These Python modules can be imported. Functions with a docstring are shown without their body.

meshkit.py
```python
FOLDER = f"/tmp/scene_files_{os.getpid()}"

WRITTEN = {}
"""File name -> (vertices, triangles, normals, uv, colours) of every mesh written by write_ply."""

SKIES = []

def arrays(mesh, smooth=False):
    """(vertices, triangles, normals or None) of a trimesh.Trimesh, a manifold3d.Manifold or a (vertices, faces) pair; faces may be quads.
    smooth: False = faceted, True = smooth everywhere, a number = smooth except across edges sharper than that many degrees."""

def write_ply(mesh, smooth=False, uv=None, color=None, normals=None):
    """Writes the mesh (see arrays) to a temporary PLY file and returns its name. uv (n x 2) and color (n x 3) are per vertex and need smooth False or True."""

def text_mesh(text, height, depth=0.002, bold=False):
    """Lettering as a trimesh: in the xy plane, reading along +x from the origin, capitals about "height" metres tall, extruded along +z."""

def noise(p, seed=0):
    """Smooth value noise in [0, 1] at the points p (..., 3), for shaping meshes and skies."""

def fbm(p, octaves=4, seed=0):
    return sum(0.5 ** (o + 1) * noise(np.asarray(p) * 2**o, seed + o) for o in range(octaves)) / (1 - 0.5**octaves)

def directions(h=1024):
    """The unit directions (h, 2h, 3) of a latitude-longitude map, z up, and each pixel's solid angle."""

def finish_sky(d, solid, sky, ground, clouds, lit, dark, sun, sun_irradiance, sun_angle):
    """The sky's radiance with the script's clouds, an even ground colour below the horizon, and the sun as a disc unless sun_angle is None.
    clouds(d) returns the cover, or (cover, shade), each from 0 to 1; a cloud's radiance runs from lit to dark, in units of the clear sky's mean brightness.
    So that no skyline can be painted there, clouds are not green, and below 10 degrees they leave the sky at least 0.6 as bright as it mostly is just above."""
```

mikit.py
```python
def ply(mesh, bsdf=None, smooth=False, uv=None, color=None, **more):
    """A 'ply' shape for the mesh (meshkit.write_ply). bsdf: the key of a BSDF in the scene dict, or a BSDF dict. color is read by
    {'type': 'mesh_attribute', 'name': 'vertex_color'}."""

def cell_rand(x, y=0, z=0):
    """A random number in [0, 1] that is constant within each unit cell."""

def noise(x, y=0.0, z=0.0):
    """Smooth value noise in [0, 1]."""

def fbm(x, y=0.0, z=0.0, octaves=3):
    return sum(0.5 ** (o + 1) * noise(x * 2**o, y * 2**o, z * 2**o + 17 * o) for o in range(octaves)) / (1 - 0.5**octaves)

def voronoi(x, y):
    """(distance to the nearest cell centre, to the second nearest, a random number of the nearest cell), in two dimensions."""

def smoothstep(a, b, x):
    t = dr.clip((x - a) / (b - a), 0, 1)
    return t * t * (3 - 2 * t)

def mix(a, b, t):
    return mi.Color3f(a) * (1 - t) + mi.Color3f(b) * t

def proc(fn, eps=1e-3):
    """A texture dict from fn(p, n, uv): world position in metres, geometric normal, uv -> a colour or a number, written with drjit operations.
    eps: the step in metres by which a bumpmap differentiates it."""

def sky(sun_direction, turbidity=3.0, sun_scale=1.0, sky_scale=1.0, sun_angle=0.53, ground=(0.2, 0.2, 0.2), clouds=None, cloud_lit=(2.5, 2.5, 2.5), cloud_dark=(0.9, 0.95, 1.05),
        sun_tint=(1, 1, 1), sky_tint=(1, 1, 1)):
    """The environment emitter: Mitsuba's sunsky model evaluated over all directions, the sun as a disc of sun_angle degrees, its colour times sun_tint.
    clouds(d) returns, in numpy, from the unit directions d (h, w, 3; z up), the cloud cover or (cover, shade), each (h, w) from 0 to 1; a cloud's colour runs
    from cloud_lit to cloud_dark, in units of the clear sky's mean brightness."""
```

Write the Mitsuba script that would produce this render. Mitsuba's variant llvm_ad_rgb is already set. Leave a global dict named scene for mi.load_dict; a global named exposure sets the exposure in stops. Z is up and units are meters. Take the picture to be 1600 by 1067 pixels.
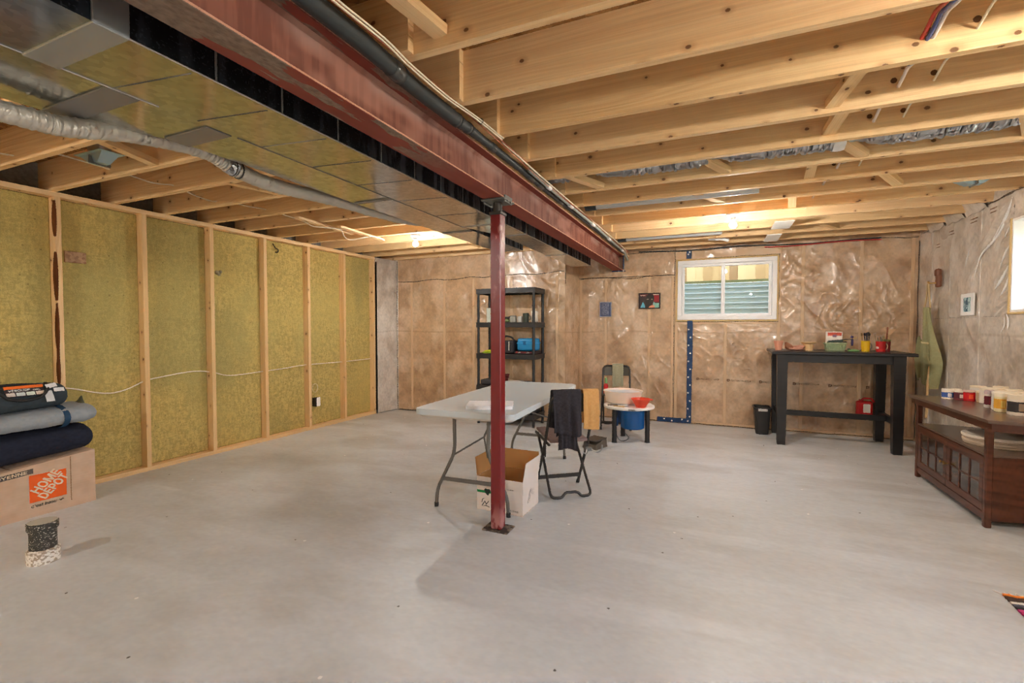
import math, random
import numpy as np, trimesh, manifold3d as m3, shapely
from shapely.geometry import Polygon
import drjit as dr, mitsuba as mi
import mikit, meshkit
from mikit import proc, noise, fbm, voronoi, cell_rand, smoothstep, mix

T = mi.ScalarTransform4f
scene, labels = {}, {}
R = random.Random(7)
NR = np.random.RandomState(7)

# ------------------------------------------------------------------ camera, sky, sun, exposure
exposure = 3.15
YAW, PITCH, EYE = 0.4114, 0.0302, 1.31
_f = [-math.sin(YAW) * math.cos(PITCH), math.cos(YAW) * math.cos(PITCH), -math.sin(PITCH)]
scene['camera'] = {'type': 'perspective', 'fov': 2 * math.degrees(math.atan(800 / 730)), 'fov_axis': 'x', 'near_clip': 0.02, 'far_clip': 200.0,
                   'to_world': T().look_at(origin=[0, 0, EYE], target=[_f[0], _f[1], EYE + _f[2]], up=[0, 0, 1])}


def clouds(d):
    n = meshkit.fbm(d * [3, 3, 6], 4, 3)
    return np.clip((n - 0.42) * 5, 0, 1), np.clip((n - 0.5) * 2, 0, 0.5)


scene['sky'] = mikit.sky((0.62, 0.25, 0.74), turbidity=3.2, sun_scale=0.0, sky_scale=5.2, sky_tint=(1.02, 1.0, 0.95), clouds=clouds, ground=(0.25, 0.25, 0.22))
BULB_POWER = {'far': 1.0}

# ------------------------------------------------------------------ bookkeeping
counts = {}


def numbered(base):
    n = counts.get(base, -1) + 1
    counts[base] = n
    return base if n == 0 else f'{base}_{n:03d}'


def thing(name, label, cat, group=None, kind=None):
    k = numbered(name)
    labels[k] = {'label': label, 'category': cat}
    if group:
        labels[k]['group'] = group
    if kind:
        labels[k]['kind'] = kind
    return k


def struct(name):
    labels[name] = {'kind': 'structure'}
    counts[name] = 0
    return name


def put(key, mesh, mat, smooth=False, uv=None, color=None, **more):
    """one entry of the scene"""
    scene[key] = mikit.ply(mesh, mat, smooth=smooth, uv=uv, color=color, **more)
    return key


def part(parent, name, mesh, mat, smooth=False, uv=None, label=None, **more):
    k = numbered(parent + '__' + name)
    put(k, mesh, mat, smooth, uv, **more)
    if label:
        labels[k] = {'label': label}
    return k


def solo(name, label, cat, mesh, mat, smooth=False, group=None, uv=None, kind=None, **more):
    k = thing(name, label, cat, group, kind)
    put(k, mesh, mat, smooth, uv, **more)
    return k


# ------------------------------------------------------------------ mesh helpers
def cat(*ms):
    ms = [m for x in ms for m in (x if isinstance(x, (list, tuple)) else [x])]
    return trimesh.util.concatenate(ms)


def rot(axis, deg):
    return trimesh.transformations.rotation_matrix(math.radians(deg), axis)


def moved(m, loc=(0, 0, 0), rz=0, rx=0, ry=0, s=1):
    m = m.copy()
    if s != 1:
        m.apply_scale(s)
    for ax, a in (((1, 0, 0), rx), ((0, 1, 0), ry), ((0, 0, 1), rz)):
        if a:
            m.apply_transform(rot(ax, a))
    m.apply_translation(loc)
    return m


def box(x0, x1, y0, y1, z0, z1):
    m = trimesh.creation.box((abs(x1 - x0), abs(y1 - y0), abs(z1 - z0)))
    m.apply_translation(((x0 + x1) / 2, (y0 + y1) / 2, (z0 + z1) / 2))
    return m


def hull(pts):
    return trimesh.convex.convex_hull(np.array(pts, float))


def cbox(x0, x1, y0, y1, z0, z1, c=0.004):
    """box with chamfered edges"""
    P = []
    for x, sx in ((x0, 1), (x1, -1)):
        for y, sy in ((y0, 1), (y1, -1)):
            for z, sz in ((z0, 1), (z1, -1)):
                P += [(x, y + sy * c, z + sz * c), (x + sx * c, y, z + sz * c), (x + sx * c, y + sy * c, z)]
    return hull(P)


def rbox(x0, x1, y0, y1, z0, z1, r=0.02, seg=12):
    """softly rounded box"""
    pts = []
    s = trimesh.creation.icosphere(2, r).vertices
    for x in (x0 + r, x1 - r):
        for y in (y0 + r, y1 - r):
            for z in (z0 + r, z1 - r):
                pts.append(s + [x, y, z])
    return hull(np.vstack(pts))


def prism(poly, h, z=0):
    if hasattr(poly, 'geoms'):
        return cat(*[prism(q, h, z) for q in poly.geoms])
    g = poly if hasattr(poly, 'exterior') else Polygon(poly)
    m = trimesh.creation.extrude_polygon(g, h, engine='earcut')
    m.apply_translation((0, 0, z))
    return m


def lathe(profile, n=32, loc=(0, 0, 0)):
    m = trimesh.creation.revolve(np.array(profile, float), sections=n)
    m.apply_translation(loc)
    return m


def cyl(p0, p1, r, n=12, r1=None):
    return tube([p0, p1], [r, r if r1 is None else r1], n)


def tube(path, r, n=8, closed=False, caps=True):
    p = np.array(path, float)
    k = len(p)
    r = np.full(k, r, float) if np.isscalar(r) else np.array(r, float)
    if closed:
        t = np.roll(p, -1, 0) - np.roll(p, 1, 0)
    else:
        t = np.gradient(p, axis=0)
    t /= np.linalg.norm(t, axis=1, keepdims=True) + 1e-12
    a = np.array([0, 0, 1.0]) if abs(t[0][2]) < 0.9 else np.array([1.0, 0, 0])
    u = np.cross(t[0], a)
    u /= np.linalg.norm(u)
    V = []
    ang = np.arange(n) * 2 * np.pi / n
    for i in range(k):
        u = u - t[i] * np.dot(u, t[i])
        u /= np.linalg.norm(u)
        w = np.cross(t[i], u)
        V.append(p[i] + r[i] * (np.cos(ang)[:, None] * u + np.sin(ang)[:, None] * w))
    V = np.vstack(V)
    F = []
    for i in range(k if closed else k - 1):
        j = (i + 1) % k
        for a_ in range(n):
            b = (a_ + 1) % n
            F += [(i * n + a_, i * n + b, j * n + b), (i * n + a_, j * n + b, j * n + a_)]
    if caps and not closed:
        V = np.vstack([V, p[0], p[-1]])
        c0, c1 = k * n, k * n + 1
        for a_ in range(n):
            b = (a_ + 1) % n
            F += [(c0, b, a_), (c1, (k - 1) * n + a_, (k - 1) * n + b)]
    return trimesh.Trimesh(V, np.array(F), process=False)


def curve(pts, n=8):
    """Catmull-Rom through pts"""
    P = np.array(pts, float)
    P = np.vstack([2 * P[0] - P[1], P, 2 * P[-1] - P[-2]])
    out = []
    for i in range(1, len(P) - 2):
        for t in np.linspace(0, 1, n, endpoint=False):
            a, b, c, d = P[i - 1:i + 3]
            out.append(0.5 * (2 * b + (c - a) * t + (2 * a - 5 * b + 4 * c - d) * t * t + (3 * b - a - 3 * c + d) * t ** 3))
    out.append(P[-2])
    return np.array(out)


def fillet(pts, r=0.03, n=5):
    """polyline with rounded corners, for bent tube"""
    P = [np.array(p, float) for p in pts]
    out = [P[0]]
    for a, b, c in zip(P, P[1:], P[2:]):
        d0, d1 = (a - b), (c - b)
        rr = min(r, np.linalg.norm(d0) * .45, np.linalg.norm(d1) * .45)
        s, e = b + d0 / np.linalg.norm(d0) * rr, b + d1 / np.linalg.norm(d1) * rr
        for t in np.linspace(0, 1, n):
            out.append((1 - t) ** 2 * s + 2 * t * (1 - t) * b + t * t * e)
    out.append(P[-1])
    return np.array(out)


def grid(fn, nu, nv):
    """surface fn(u, v) -> (n,3) for u,v in 0..1"""
    u, v = np.meshgrid(np.linspace(0, 1, nu), np.linspace(0, 1, nv), indexing='ij')
    P = fn(u.ravel(), v.ravel())
    i = np.arange(nu * nv).reshape(nu, nv)
    q = np.stack([i[:-1, :-1], i[1:, :-1], i[1:, 1:], i[:-1, 1:]], -1).reshape(-1, 4)
    F = np.vstack([q[:, [0, 1, 2]], q[:, [0, 2, 3]]])
    return trimesh.Trimesh(P, F, process=False)


def thick(m, d):
    """a sheet mesh (from grid) given thickness d along its normals"""
    n = m.vertex_normals
    v2 = m.vertices - n * d
    k = len(m.vertices)
    e = m.edges_sorted.reshape(-1, 3, 2)
    edges = m.edges
    es = np.sort(edges, 1)
    _, inv, cnt = np.unique(es, axis=0, return_inverse=True, return_counts=True)
    b = edges[cnt[inv.ravel()] == 1]
    side = np.vstack([np.stack([b[:, 1], b[:, 0], b[:, 0] + k], 1), np.stack([b[:, 1], b[:, 0] + k, b[:, 1] + k], 1)])
    return trimesh.Trimesh(np.vstack([m.vertices, v2]), np.vstack([m.faces, m.faces[:, ::-1] + k, side]), process=False)


_wood_n = [0]


def lumber(c, size, axis, bow=0.0):
    """sawn timber: centre c, size (x,y,z), grain along axis; returns mesh, uv (u metres along the grain, v across plus a random offset)"""
    _wood_n[0] += 1
    k = _wood_n[0]
    sx, sy, sz = np.array(size) / 2
    ax = 'xyz'.index(axis)
    V, F, UV = [], [], []
    off = 10.0 * k
    for n_ in range(3):
        a, b = [i for i in range(3) if i != n_]
        for s in (-1, 1):
            q = []
            for (p_, r_) in ((-1, -1), (1, -1), (1, 1), (-1, 1)):
                v = np.zeros(3)
                v[n_], v[a], v[b] = s, p_, r_
                q.append(v * [sx, sy, sz])
            nrm = np.cross(q[1] - q[0], q[2] - q[0])
            if nrm[n_] * s < 0:
                q = q[::-1]
            base = len(V)
            for v in q:
                oth = [i for i in range(3) if i != ax]
                V.append(v + np.array(c))
                if n_ == ax:
                    UV.append((off * .37 + v[oth[0]] * .3, off + 5 + v[oth[1]] * 6))
                else:
                    o = [i for i in oth if i != n_][0]
                    UV.append((off * .37 + v[ax], off + 5 + v[o] + (0.5 if n_ == oth[0] else 0) + 0.21 * s))
            F += [(base, base + 1, base + 2), (base, base + 2, base + 3)]
    return trimesh.Trimesh(np.array(V), np.array(F), process=False), np.array(UV)


def lum(parent, name, c, size, axis, mat='wood', rotm=None, label=None):
    m, uv = lumber(c, size, axis)
    if rotm is not None:
        m.apply_transform(rotm)
    return part(parent, name, m, mat, uv=uv, label=label)


def bar(p0, p1, w, d, up=(0, 0, 1)):
    """timber from p0 to p1 with section w x d; mesh, uv"""
    p0, p1 = np.array(p0, float), np.array(p1, float)
    L = np.linalg.norm(p1 - p0)
    t = (p1 - p0) / L
    up = np.array(up, float)
    s = np.cross(t, up)
    s /= np.linalg.norm(s)
    u = np.cross(s, t)
    m, uv = lumber((0, 0, 0), (L, w, d), 'x')
    M = np.eye(4)
    M[:3, 0], M[:3, 1], M[:3, 2], M[:3, 3] = t, s, u, (p0 + p1) / 2
    m.apply_transform(M)
    return m, uv


def text(s, h, depth=0.0006, bold=False):
    return meshkit.text_mesh(s, h, depth, bold)


def frame_to(o, ex, ey):
    """4x4 that takes x to ex, y to ey, z to ex x ey, origin to o"""
    M = np.eye(4)
    ex, ey = np.array(ex, float), np.array(ey, float)
    M[:3, 0], M[:3, 1], M[:3, 2], M[:3, 3] = ex, ey, np.cross(ex, ey), o
    return M


def lettering(s, h, o, ex, ey, depth=0.0006, bold=False, italic=0.0, width=None):
    m = text(s, h, depth, bold)
    v = m.vertices.copy()
    if width:
        v[:, 0] *= width / v[:, 0].max()
    v[:, 0] += italic * v[:, 1]
    m.vertices = v
    m.apply_transform(frame_to(o, ex, ey))
    return m


# ------------------------------------------------------------------ materials
def srgb(r, g, b):
    return [((c / 255 + 0.055) / 1.055) ** 2.4 if c > 10.3 else c / 255 / 12.92 for c in (r, g, b)]


def C3(c):
    return {'type': 'rgb', 'value': list(map(float, c))}


def mat(name, base, rough=0.5, metal=0.0, spec=0.5, bump=None, two=True, **kw):
    b = {'type': 'principled', 'base_color': base if isinstance(base, dict) else C3(base), 'roughness': rough, 'metallic': metal, 'specular': spec, **kw}
    if metal:
        b.pop('specular')
    if bump is not None:
        b = {'type': 'bumpmap', 'nested_texture': bump[0], 'scale': bump[1], 'nested_bsdf': b}
    scene[name] = {'type': 'twosided', 'nested': b} if two else b
    return name


_cols = {}


def col(r, g, b, rough=0.5, metal=0.0):
    """a plain colour given as seen (sRGB)"""
    k = (r, g, b, rough, metal)
    if k not in _cols:
        _cols[k] = mat(f'paint_{len(_cols)}', srgb(r, g, b), rough, metal)
    return _cols[k]


def f_wood(p, n, uv):
    u, v = uv.x, uv.y
    k = dr.floor(v / 10.0)
    t = cell_rand(k, 3)
    t2 = cell_rand(k, 9)
    warp = noise(u * 1.3, v * 9.0) * 1.5
    g = noise(u * 1.1 + 3.1 * k, v * 95 + warp * 7, 1.0)
    g2 = noise(u * 5.0, v * 420, 2.0)
    broad = fbm(u * 0.8, v * 12.0, 5.0, 2)
    c = mix(srgb(238, 206, 158), srgb(216, 174, 122), g * 0.75 + 0.25 * broad)
    c = mix(c, srgb(246, 216, 172), 0.45 * t)
    c = mix(c, srgb(212, 168, 96), 0.35 * t2)
    c = c * (0.93 + 0.14 * g2)
    # knots
    a, b, w = voronoi(u * 6.0, v * 8.0 + 13.0)
    r = 0.045 + 0.055 * cell_rand(w * 997.0, 2.0)
    has = dr.select(w > 0.70, 1.0, 0.0)
    ring = has * (1 - smoothstep(r * 0.6, r, a))
    halo = has * (1 - smoothstep(r, r * 3.2, a)) * 0.35
    c = mix(c, srgb(176, 120, 66), halo)
    return mix(c, srgb(96, 54, 26), ring * 0.85)


mat('wood', proc(f_wood), 0.62, spec=0.3)


def f_bark(p, n, uv):
    w = fbm(p.x * 30 + p.y * 30, p.z * 6.0, 0, 3)
    return mix(srgb(112, 62, 30), srgb(74, 38, 18), w)


mat('bark', proc(f_bark), 0.8, spec=0.2)


def f_osb(p, n, uv):
    a, b, w = voronoi(p.x * 24 + 6 * noise(p.x * 9, p.y * 9, p.z * 9), (p.y + p.z) * 40)
    s = noise(p.x * 60, (p.y + p.z) * 160)
    c = mix(srgb(178, 130, 76), srgb(120, 76, 38), w)
    return c * (0.75 + 0.35 * s) * (0.72 + 0.28 * smoothstep(0.0, 0.14, b - a))


mat('osb_pale', proc(lambda p, n, uv: mix(srgb(186, 150, 116), srgb(150, 110, 76), voronoi(p.y * 60, p.z * 60)[2])), 0.7)
mat('osb', proc(f_osb), 0.7, spec=0.3)


def f_floor(p, n, uv):
    big = fbm(p.x * 0.55 + 3, p.y * 0.75 + 11, 0.5, 4)
    mid = fbm(p.x * 2.2 + 1, p.y * 4.5, 2.0, 4)
    fine = fbm(p.x * 30, p.y * 46, 3.0, 3)
    c = mix(srgb(190, 193, 193), srgb(205, 208, 209), smoothstep(0.3, 0.7, big))
    c = mix(c, srgb(176, 175, 170), 0.45 * smoothstep(0.45, 0.8, mid))
    c = mix(c, srgb(215, 219, 221), 0.30 * smoothstep(0.55, 0.8, fbm(p.x * 1.1 + 20, p.y * 6.0, 7.0, 3)))
    c = mix(c, srgb(162, 158, 150), 0.45 * smoothstep(0.5, 0.7, fbm(p.x * 0.8 + 8, p.y * 1.2 + 2, 9.0, 4)) * smoothstep(-0.9, -2.6, p.x))  # left-hand stain, also painting in part of the soft floor shadow
    c = c * (0.94 + 0.12 * fine)
    a, b, w = voronoi(p.x * 2.1, p.y * 2.1)
    spot = dr.select(w > 0.7, 1 - smoothstep(0.010, 0.016, a), 0.0)
    c = mix(c, srgb(84, 78, 70), spot * 0.9)
    a2, b2, w2 = voronoi(p.x * 1.7 + 9, p.y * 1.7 + 4)
    spot2 = dr.select(w2 > 0.72, 1 - smoothstep(0.010, 0.018, a2), 0.0)
    return mix(c, srgb(240, 238, 234), spot2 * 0.8)


def f_floor_b(p, n, uv):
    return 0.6 * fbm(p.x * 5, p.y * 8, 0, 3) + 0.15 * fbm(p.x * 60, p.y * 60, 0, 2)


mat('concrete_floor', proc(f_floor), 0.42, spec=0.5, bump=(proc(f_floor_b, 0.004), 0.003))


def f_conc(p, n, uv):
    big = fbm(p.x * 3 + p.y * 3, p.z * 3, 0.3, 4)
    fine = fbm(p.y * 60 + p.x * 60, p.z * 60, 2.0, 2)
    return mix(srgb(128, 124, 116), srgb(96, 92, 84), smoothstep(0.35, 0.65, big)) * (0.75 + 0.5 * fine)


mat('concrete_wall', proc(f_conc), 0.85, spec=0.3)


def f_wool(p, n, uv):
    big = fbm(p.y * 1.1 + 4, p.z * 1.3, 0.5, 4)
    fib = fbm(p.y * 38, p.z * 90, 1.0, 3)
    fib2 = noise(p.y * 260, p.z * 200, 5.0)
    fib3 = fbm(p.y * 95 + 2 * noise(p.y * 20, p.z * 20), p.z * 26, 8.0, 2)
    c = mix(srgb(200, 178, 110), srgb(174, 154, 90), smoothstep(0.3, 0.7, 0.5 * fib + 0.5 * fib3))
    c = mix(c, srgb(192, 172, 104), 0.55 * smoothstep(0.42, 0.7, big))
    c = mix(c, srgb(154, 146, 94), 0.5 * smoothstep(0.5, 0.75, fbm(p.y * 2.0 + 30, p.z * 0.9, 3.0, 3)))
    c = c * (0.86 + 0.28 * fib2)
    a, b, w = voronoi(p.y * 9, p.z * 9)
    return mix(c, srgb(100, 88, 52), 0.55 * dr.select(w > 0.74, 1 - smoothstep(0.02, 0.08, a), 0.0))


def f_wool_b(p, n, uv):
    return fbm(p.y * 70, p.z * 60, 1.0, 3)


mat('mineral_wool', proc(f_wool), 0.95, spec=0.1, bump=(proc(f_wool_b, 0.003), 0.004))


def make_barrier(c_hi, c_mid, c_lo):
    def f(p, n, uv):
        s = p.x + p.y
        big = fbm(s * 1.6 + 2, p.z * 1.5 + 5, 0.5, 4)
        mid = fbm(s * 7, p.z * 6, 2.0, 5)
        sm = fbm(s * 40, p.z * 36, 4.0, 3)
        c = mix(c_mid, c_lo, 0.9 * smoothstep(0.36, 0.76, 0.5 * mid + 0.5 * big))
        c = mix(c, c_hi, 0.7 * smoothstep(0.42, 0.74, fbm(s * 4.5 + 40, p.z * 4, 8.0, 5)))
        seam = 1 - smoothstep(0.0, 0.02, dr.abs(p.z - 1.235 - 0.03 * noise(s * 3, 1.0)))
        c = mix(c, c_lo, 0.4 * seam)
        return c * (0.84 + 0.32 * sm)
    return f


def f_bar_b(p, n, uv):
    s = p.x + p.y
    w = fbm(s * 3 + 2.1 * p.z, p.z * 2.2 - 0.8 * s, 1.0, 3)
    r = 1 - dr.abs(2 * noise(s * 6 + p.z * 4 + 2 * w, p.z * 3 - s * 3, 6.0) - 1)
    r2 = 1 - dr.abs(2 * noise(s * 13 - p.z * 7 + 3 * w, p.z * 9 + s * 4, 11.0) - 1)
    m = smoothstep(0.4, 0.65, noise(s * 1.7 + 5, p.z * 1.9, 14.0))
    return 0.8 * w + 0.45 * r * r * r * r * (0.4 + m) + 0.35 * r2 * r2 * r2 * r2 * m


def f_bar_r(p, n, uv):
    return 0.10 + 0.10 * fbm((p.x + p.y) * 9, p.z * 9, 3.0, 2)


mat('barrier_tan', proc(make_barrier(srgb(212, 186, 158), srgb(194, 162, 128), srgb(158, 120, 86))), 0.3, spec=0.6, clearcoat=1.0, clearcoat_gloss=0.97, bump=(proc(f_bar_b, 0.003), 0.020))
mat('barrier_grey', proc(make_barrier(srgb(218, 210, 200), srgb(198, 188, 176), srgb(172, 158, 142))), 0.2, spec=0.9, clearcoat=1.0, clearcoat_gloss=0.98, bump=(proc(f_bar_b, 0.003), 0.020))  # paler copy: white plastic reflection and white insulation put into the colour
mat('barrier_stud', srgb(208, 176, 140), 0.5, spec=0.3, clearcoat=1.0, clearcoat_gloss=0.96, bump=(proc(f_bar_b, 0.003), 0.02))


def f_primer(p, n, uv):
    st = fbm(p.y * 45, p.z * 5, 3.0, 3)
    big = fbm(p.y * 4.0, p.z * 9, 1.0, 3)
    c = mix(srgb(140, 90, 76), srgb(122, 74, 62), smoothstep(0.35, 0.65, st))
    c = mix(c, srgb(176, 128, 112), 0.55 * smoothstep(0.5, 0.75, big))
    top = smoothstep(2.235, 2.29, p.z) * smoothstep(0.3, 0.6, fbm(p.y * 5, 0, 0, 3))
    return mix(c, srgb(168, 138, 128), 0.6 * top)


mat('red_primer', proc(f_primer), 0.6, spec=0.35)


def f_scale(p, n, uv):
    a = fbm(p.y * 5.0, p.x * 22, 1.0, 4)
    gray = smoothstep(0.47, 0.53, a + 0.9 * (p.x + 1.275)) * (1 - smoothstep(1.55, 2.3, p.y))
    b = fbm(p.y * 60, p.x * 90, 4.0, 3)
    red = mix(srgb(116, 52, 42), srgb(134, 72, 62), fbm(p.y * 3, p.x * 12, 0, 3))
    return mix(red, mix(srgb(136, 118, 104), srgb(98, 82, 72), b), gray)


mat('red_primer_scaly', proc(f_scale), 0.7, spec=0.3)


def f_post(p, n, uv):
    s = fbm(p.z * 16, (p.x + p.y) * 30, 1.0, 3)
    w = smoothstep(0.6, 0.78, s) * smoothstep(0.5, 0.9, noise(p.z * 2.4, 4.0))
    w = dr.maximum(w, (1 - smoothstep(0.04, 0.2, p.z)) * smoothstep(0.4, 0.6, s))
    return mix(srgb(112, 20, 25), srgb(190, 140, 134), 0.6 * w)


mat('red_post', proc(f_post), 0.32, spec=0.5)


def f_galv(p, n, uv):
    a, b, w = voronoi(p.x * 45 + p.z * 31, p.y * 45 + p.z * 17)
    return mix(srgb(196, 198, 196), srgb(172, 175, 174), w) * (0.92 + 0.12 * fbm(p.x * 8, p.y * 8, p.z * 8, 2))


def f_galv_r(p, n, uv):
    return 0.07 + 0.10 * fbm(p.x * 3.0, p.y * 7.0, p.z * 7, 3)


def f_galv_b(p, n, uv):
    return fbm(p.x * 2.2, p.y * 2.6, p.z * 3, 3)


scene['galvanised'] = {'type': 'twosided', 'nested': {'type': 'bumpmap', 'nested_texture': proc(f_galv_b, 0.01), 'scale': 0.008, 'nested_bsdf': {
    'type': 'principled', 'base_color': proc(f_galv), 'metallic': 1.0, 'roughness': proc(f_galv_r)}}}


def f_galv_side(p, n, uv):
    st = fbm(p.y * 22, p.z * 5, 1.0, 4)
    return mix(srgb(92, 100, 110), srgb(164, 172, 182), smoothstep(0.4, 0.72, st))


mat('galvanised_dull', proc(f_galv_side), 0.4, metal=0.9)


def f_foil_b(p, n, uv):
    a, b, w = voronoi(p.x * 70, p.y * 30 + p.z * 30)
    return b - a + 0.7 * fbm(p.x * 120, p.y * 40, p.z * 40, 2)


mat('foil', srgb(226, 228, 232), 0.16, metal=1.0, bump=(proc(f_foil_b, 0.002), 0.011))


def f_wrap_b(p, n, uv):
    return fbm(p.y * 110, p.x * 25, p.z * 25, 3)


mat('foil_wrap', srgb(206, 200, 190), 0.40, metal=0.5, bump=(proc(f_wrap_b, 0.002), 0.014))
mat('rubber_black', srgb(46, 52, 54), 0.55)
mat('copper', srgb(196, 122, 92), 0.35, metal=0.9)
mat('zinc', srgb(190, 194, 198), 0.3, metal=1.0)
mat('chrome', srgb(225, 225, 222), 0.12, metal=1.0)
mat('brass', srgb(196, 160, 96), 0.3, metal=1.0)
mat('white_vinyl', srgb(240, 240, 240), 0.35)
mat('white_paint', srgb(244, 242, 236), 0.6)
mat('cable_white', srgb(232, 222, 200), 0.5)
mat('black_plastic', srgb(36, 36, 38), 0.45)
mat('steel_dark', srgb(62, 60, 58), 0.4, metal=0.3)
scene['pane_glass'] = {'type': 'thindielectric', 'int_ior': 1.5}


def f_card(p, n, uv):
    f = noise(p.x * 3 + p.y * 3, p.z * 240, 0)
    g = fbm(p.x * 20 + p.y * 20, p.z * 20, 3.0, 3)
    return mix(srgb(206, 178, 154), srgb(194, 164, 138), g) * (0.97 + 0.05 * f)


mat('cardboard', proc(f_card), 0.75, spec=0.25)
mat('cardboard_inside', srgb(178, 128, 76), 0.8, spec=0.2)
mat('cardboard_white', srgb(226, 214, 202), 0.65, spec=0.3)


def f_espresso(p, n, uv):
    g = noise((p.x + p.y) * 3.0, p.z * 60 + 5 * noise(p.x * 2, p.y * 2, p.z), 0) 
    h = noise(p.x * 90, p.y * 4, p.z * 40)
    return mix(srgb(92, 50, 30), srgb(62, 32, 20), g) * (0.85 + 0.25 * h)


mat('espresso', proc(f_espresso), 0.3, spec=0.5)
mat('espresso_top', srgb(92, 74, 64), 0.24, spec=0.6)


def f_blackwood(p, n, uv):
    return mix(srgb(24, 24, 26), srgb(36, 36, 39), fbm(p.x * 3, p.y * 3, p.z * 60, 3))


mat('black_wood', proc(f_blackwood), 0.34, spec=0.5)
mat('table_plastic', srgb(192, 200, 202), 0.35, spec=0.5, bump=(proc(lambda p, n, uv: fbm(p.x * 160, p.y * 160, 0, 2), 0.002), 0.0012))
mat('table_edge', srgb(196, 190, 180), 0.5)
mat('leg_grey', srgb(104, 100, 94), 0.38, metal=0.2)


def cloth_mat(name, a, b, s=260, h=0.004):
    def f(p, n, uv):
        w = fbm(p.x * s * .3, p.y * s * .3, p.z * s * .3, 3)
        return mix(srgb(*a), srgb(*b), w)

    def fb(p, n, uv):
        return fbm(p.x * s * .4, p.y * s * .4, p.z * s * .4, 2)
    return mat(name, proc(f), 0.95, spec=0.1, bump=(proc(fb, 0.001), h), sheen=0.5)


cloth_mat('towel_black', (64, 61, 65), (44, 42, 46))
cloth_mat('towel_tan', (220, 172, 112), (200, 148, 88))
cloth_mat('towel_sage', (176, 172, 146), (150, 146, 120))
cloth_mat('apron_green', (170, 170, 130), (150, 150, 110), 160, 0.002)
cloth_mat('bag_navy', (44, 48, 62), (34, 37, 50), 200, 0.001)
cloth_mat('bag_grey', (156, 162, 166), (138, 146, 152), 200, 0.001)
cloth_mat('bag_slate', (66, 76, 82), (52, 60, 66), 200, 0.001)
cloth_mat('cushion_mauve', (150, 128, 124), (132, 110, 106))
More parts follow.
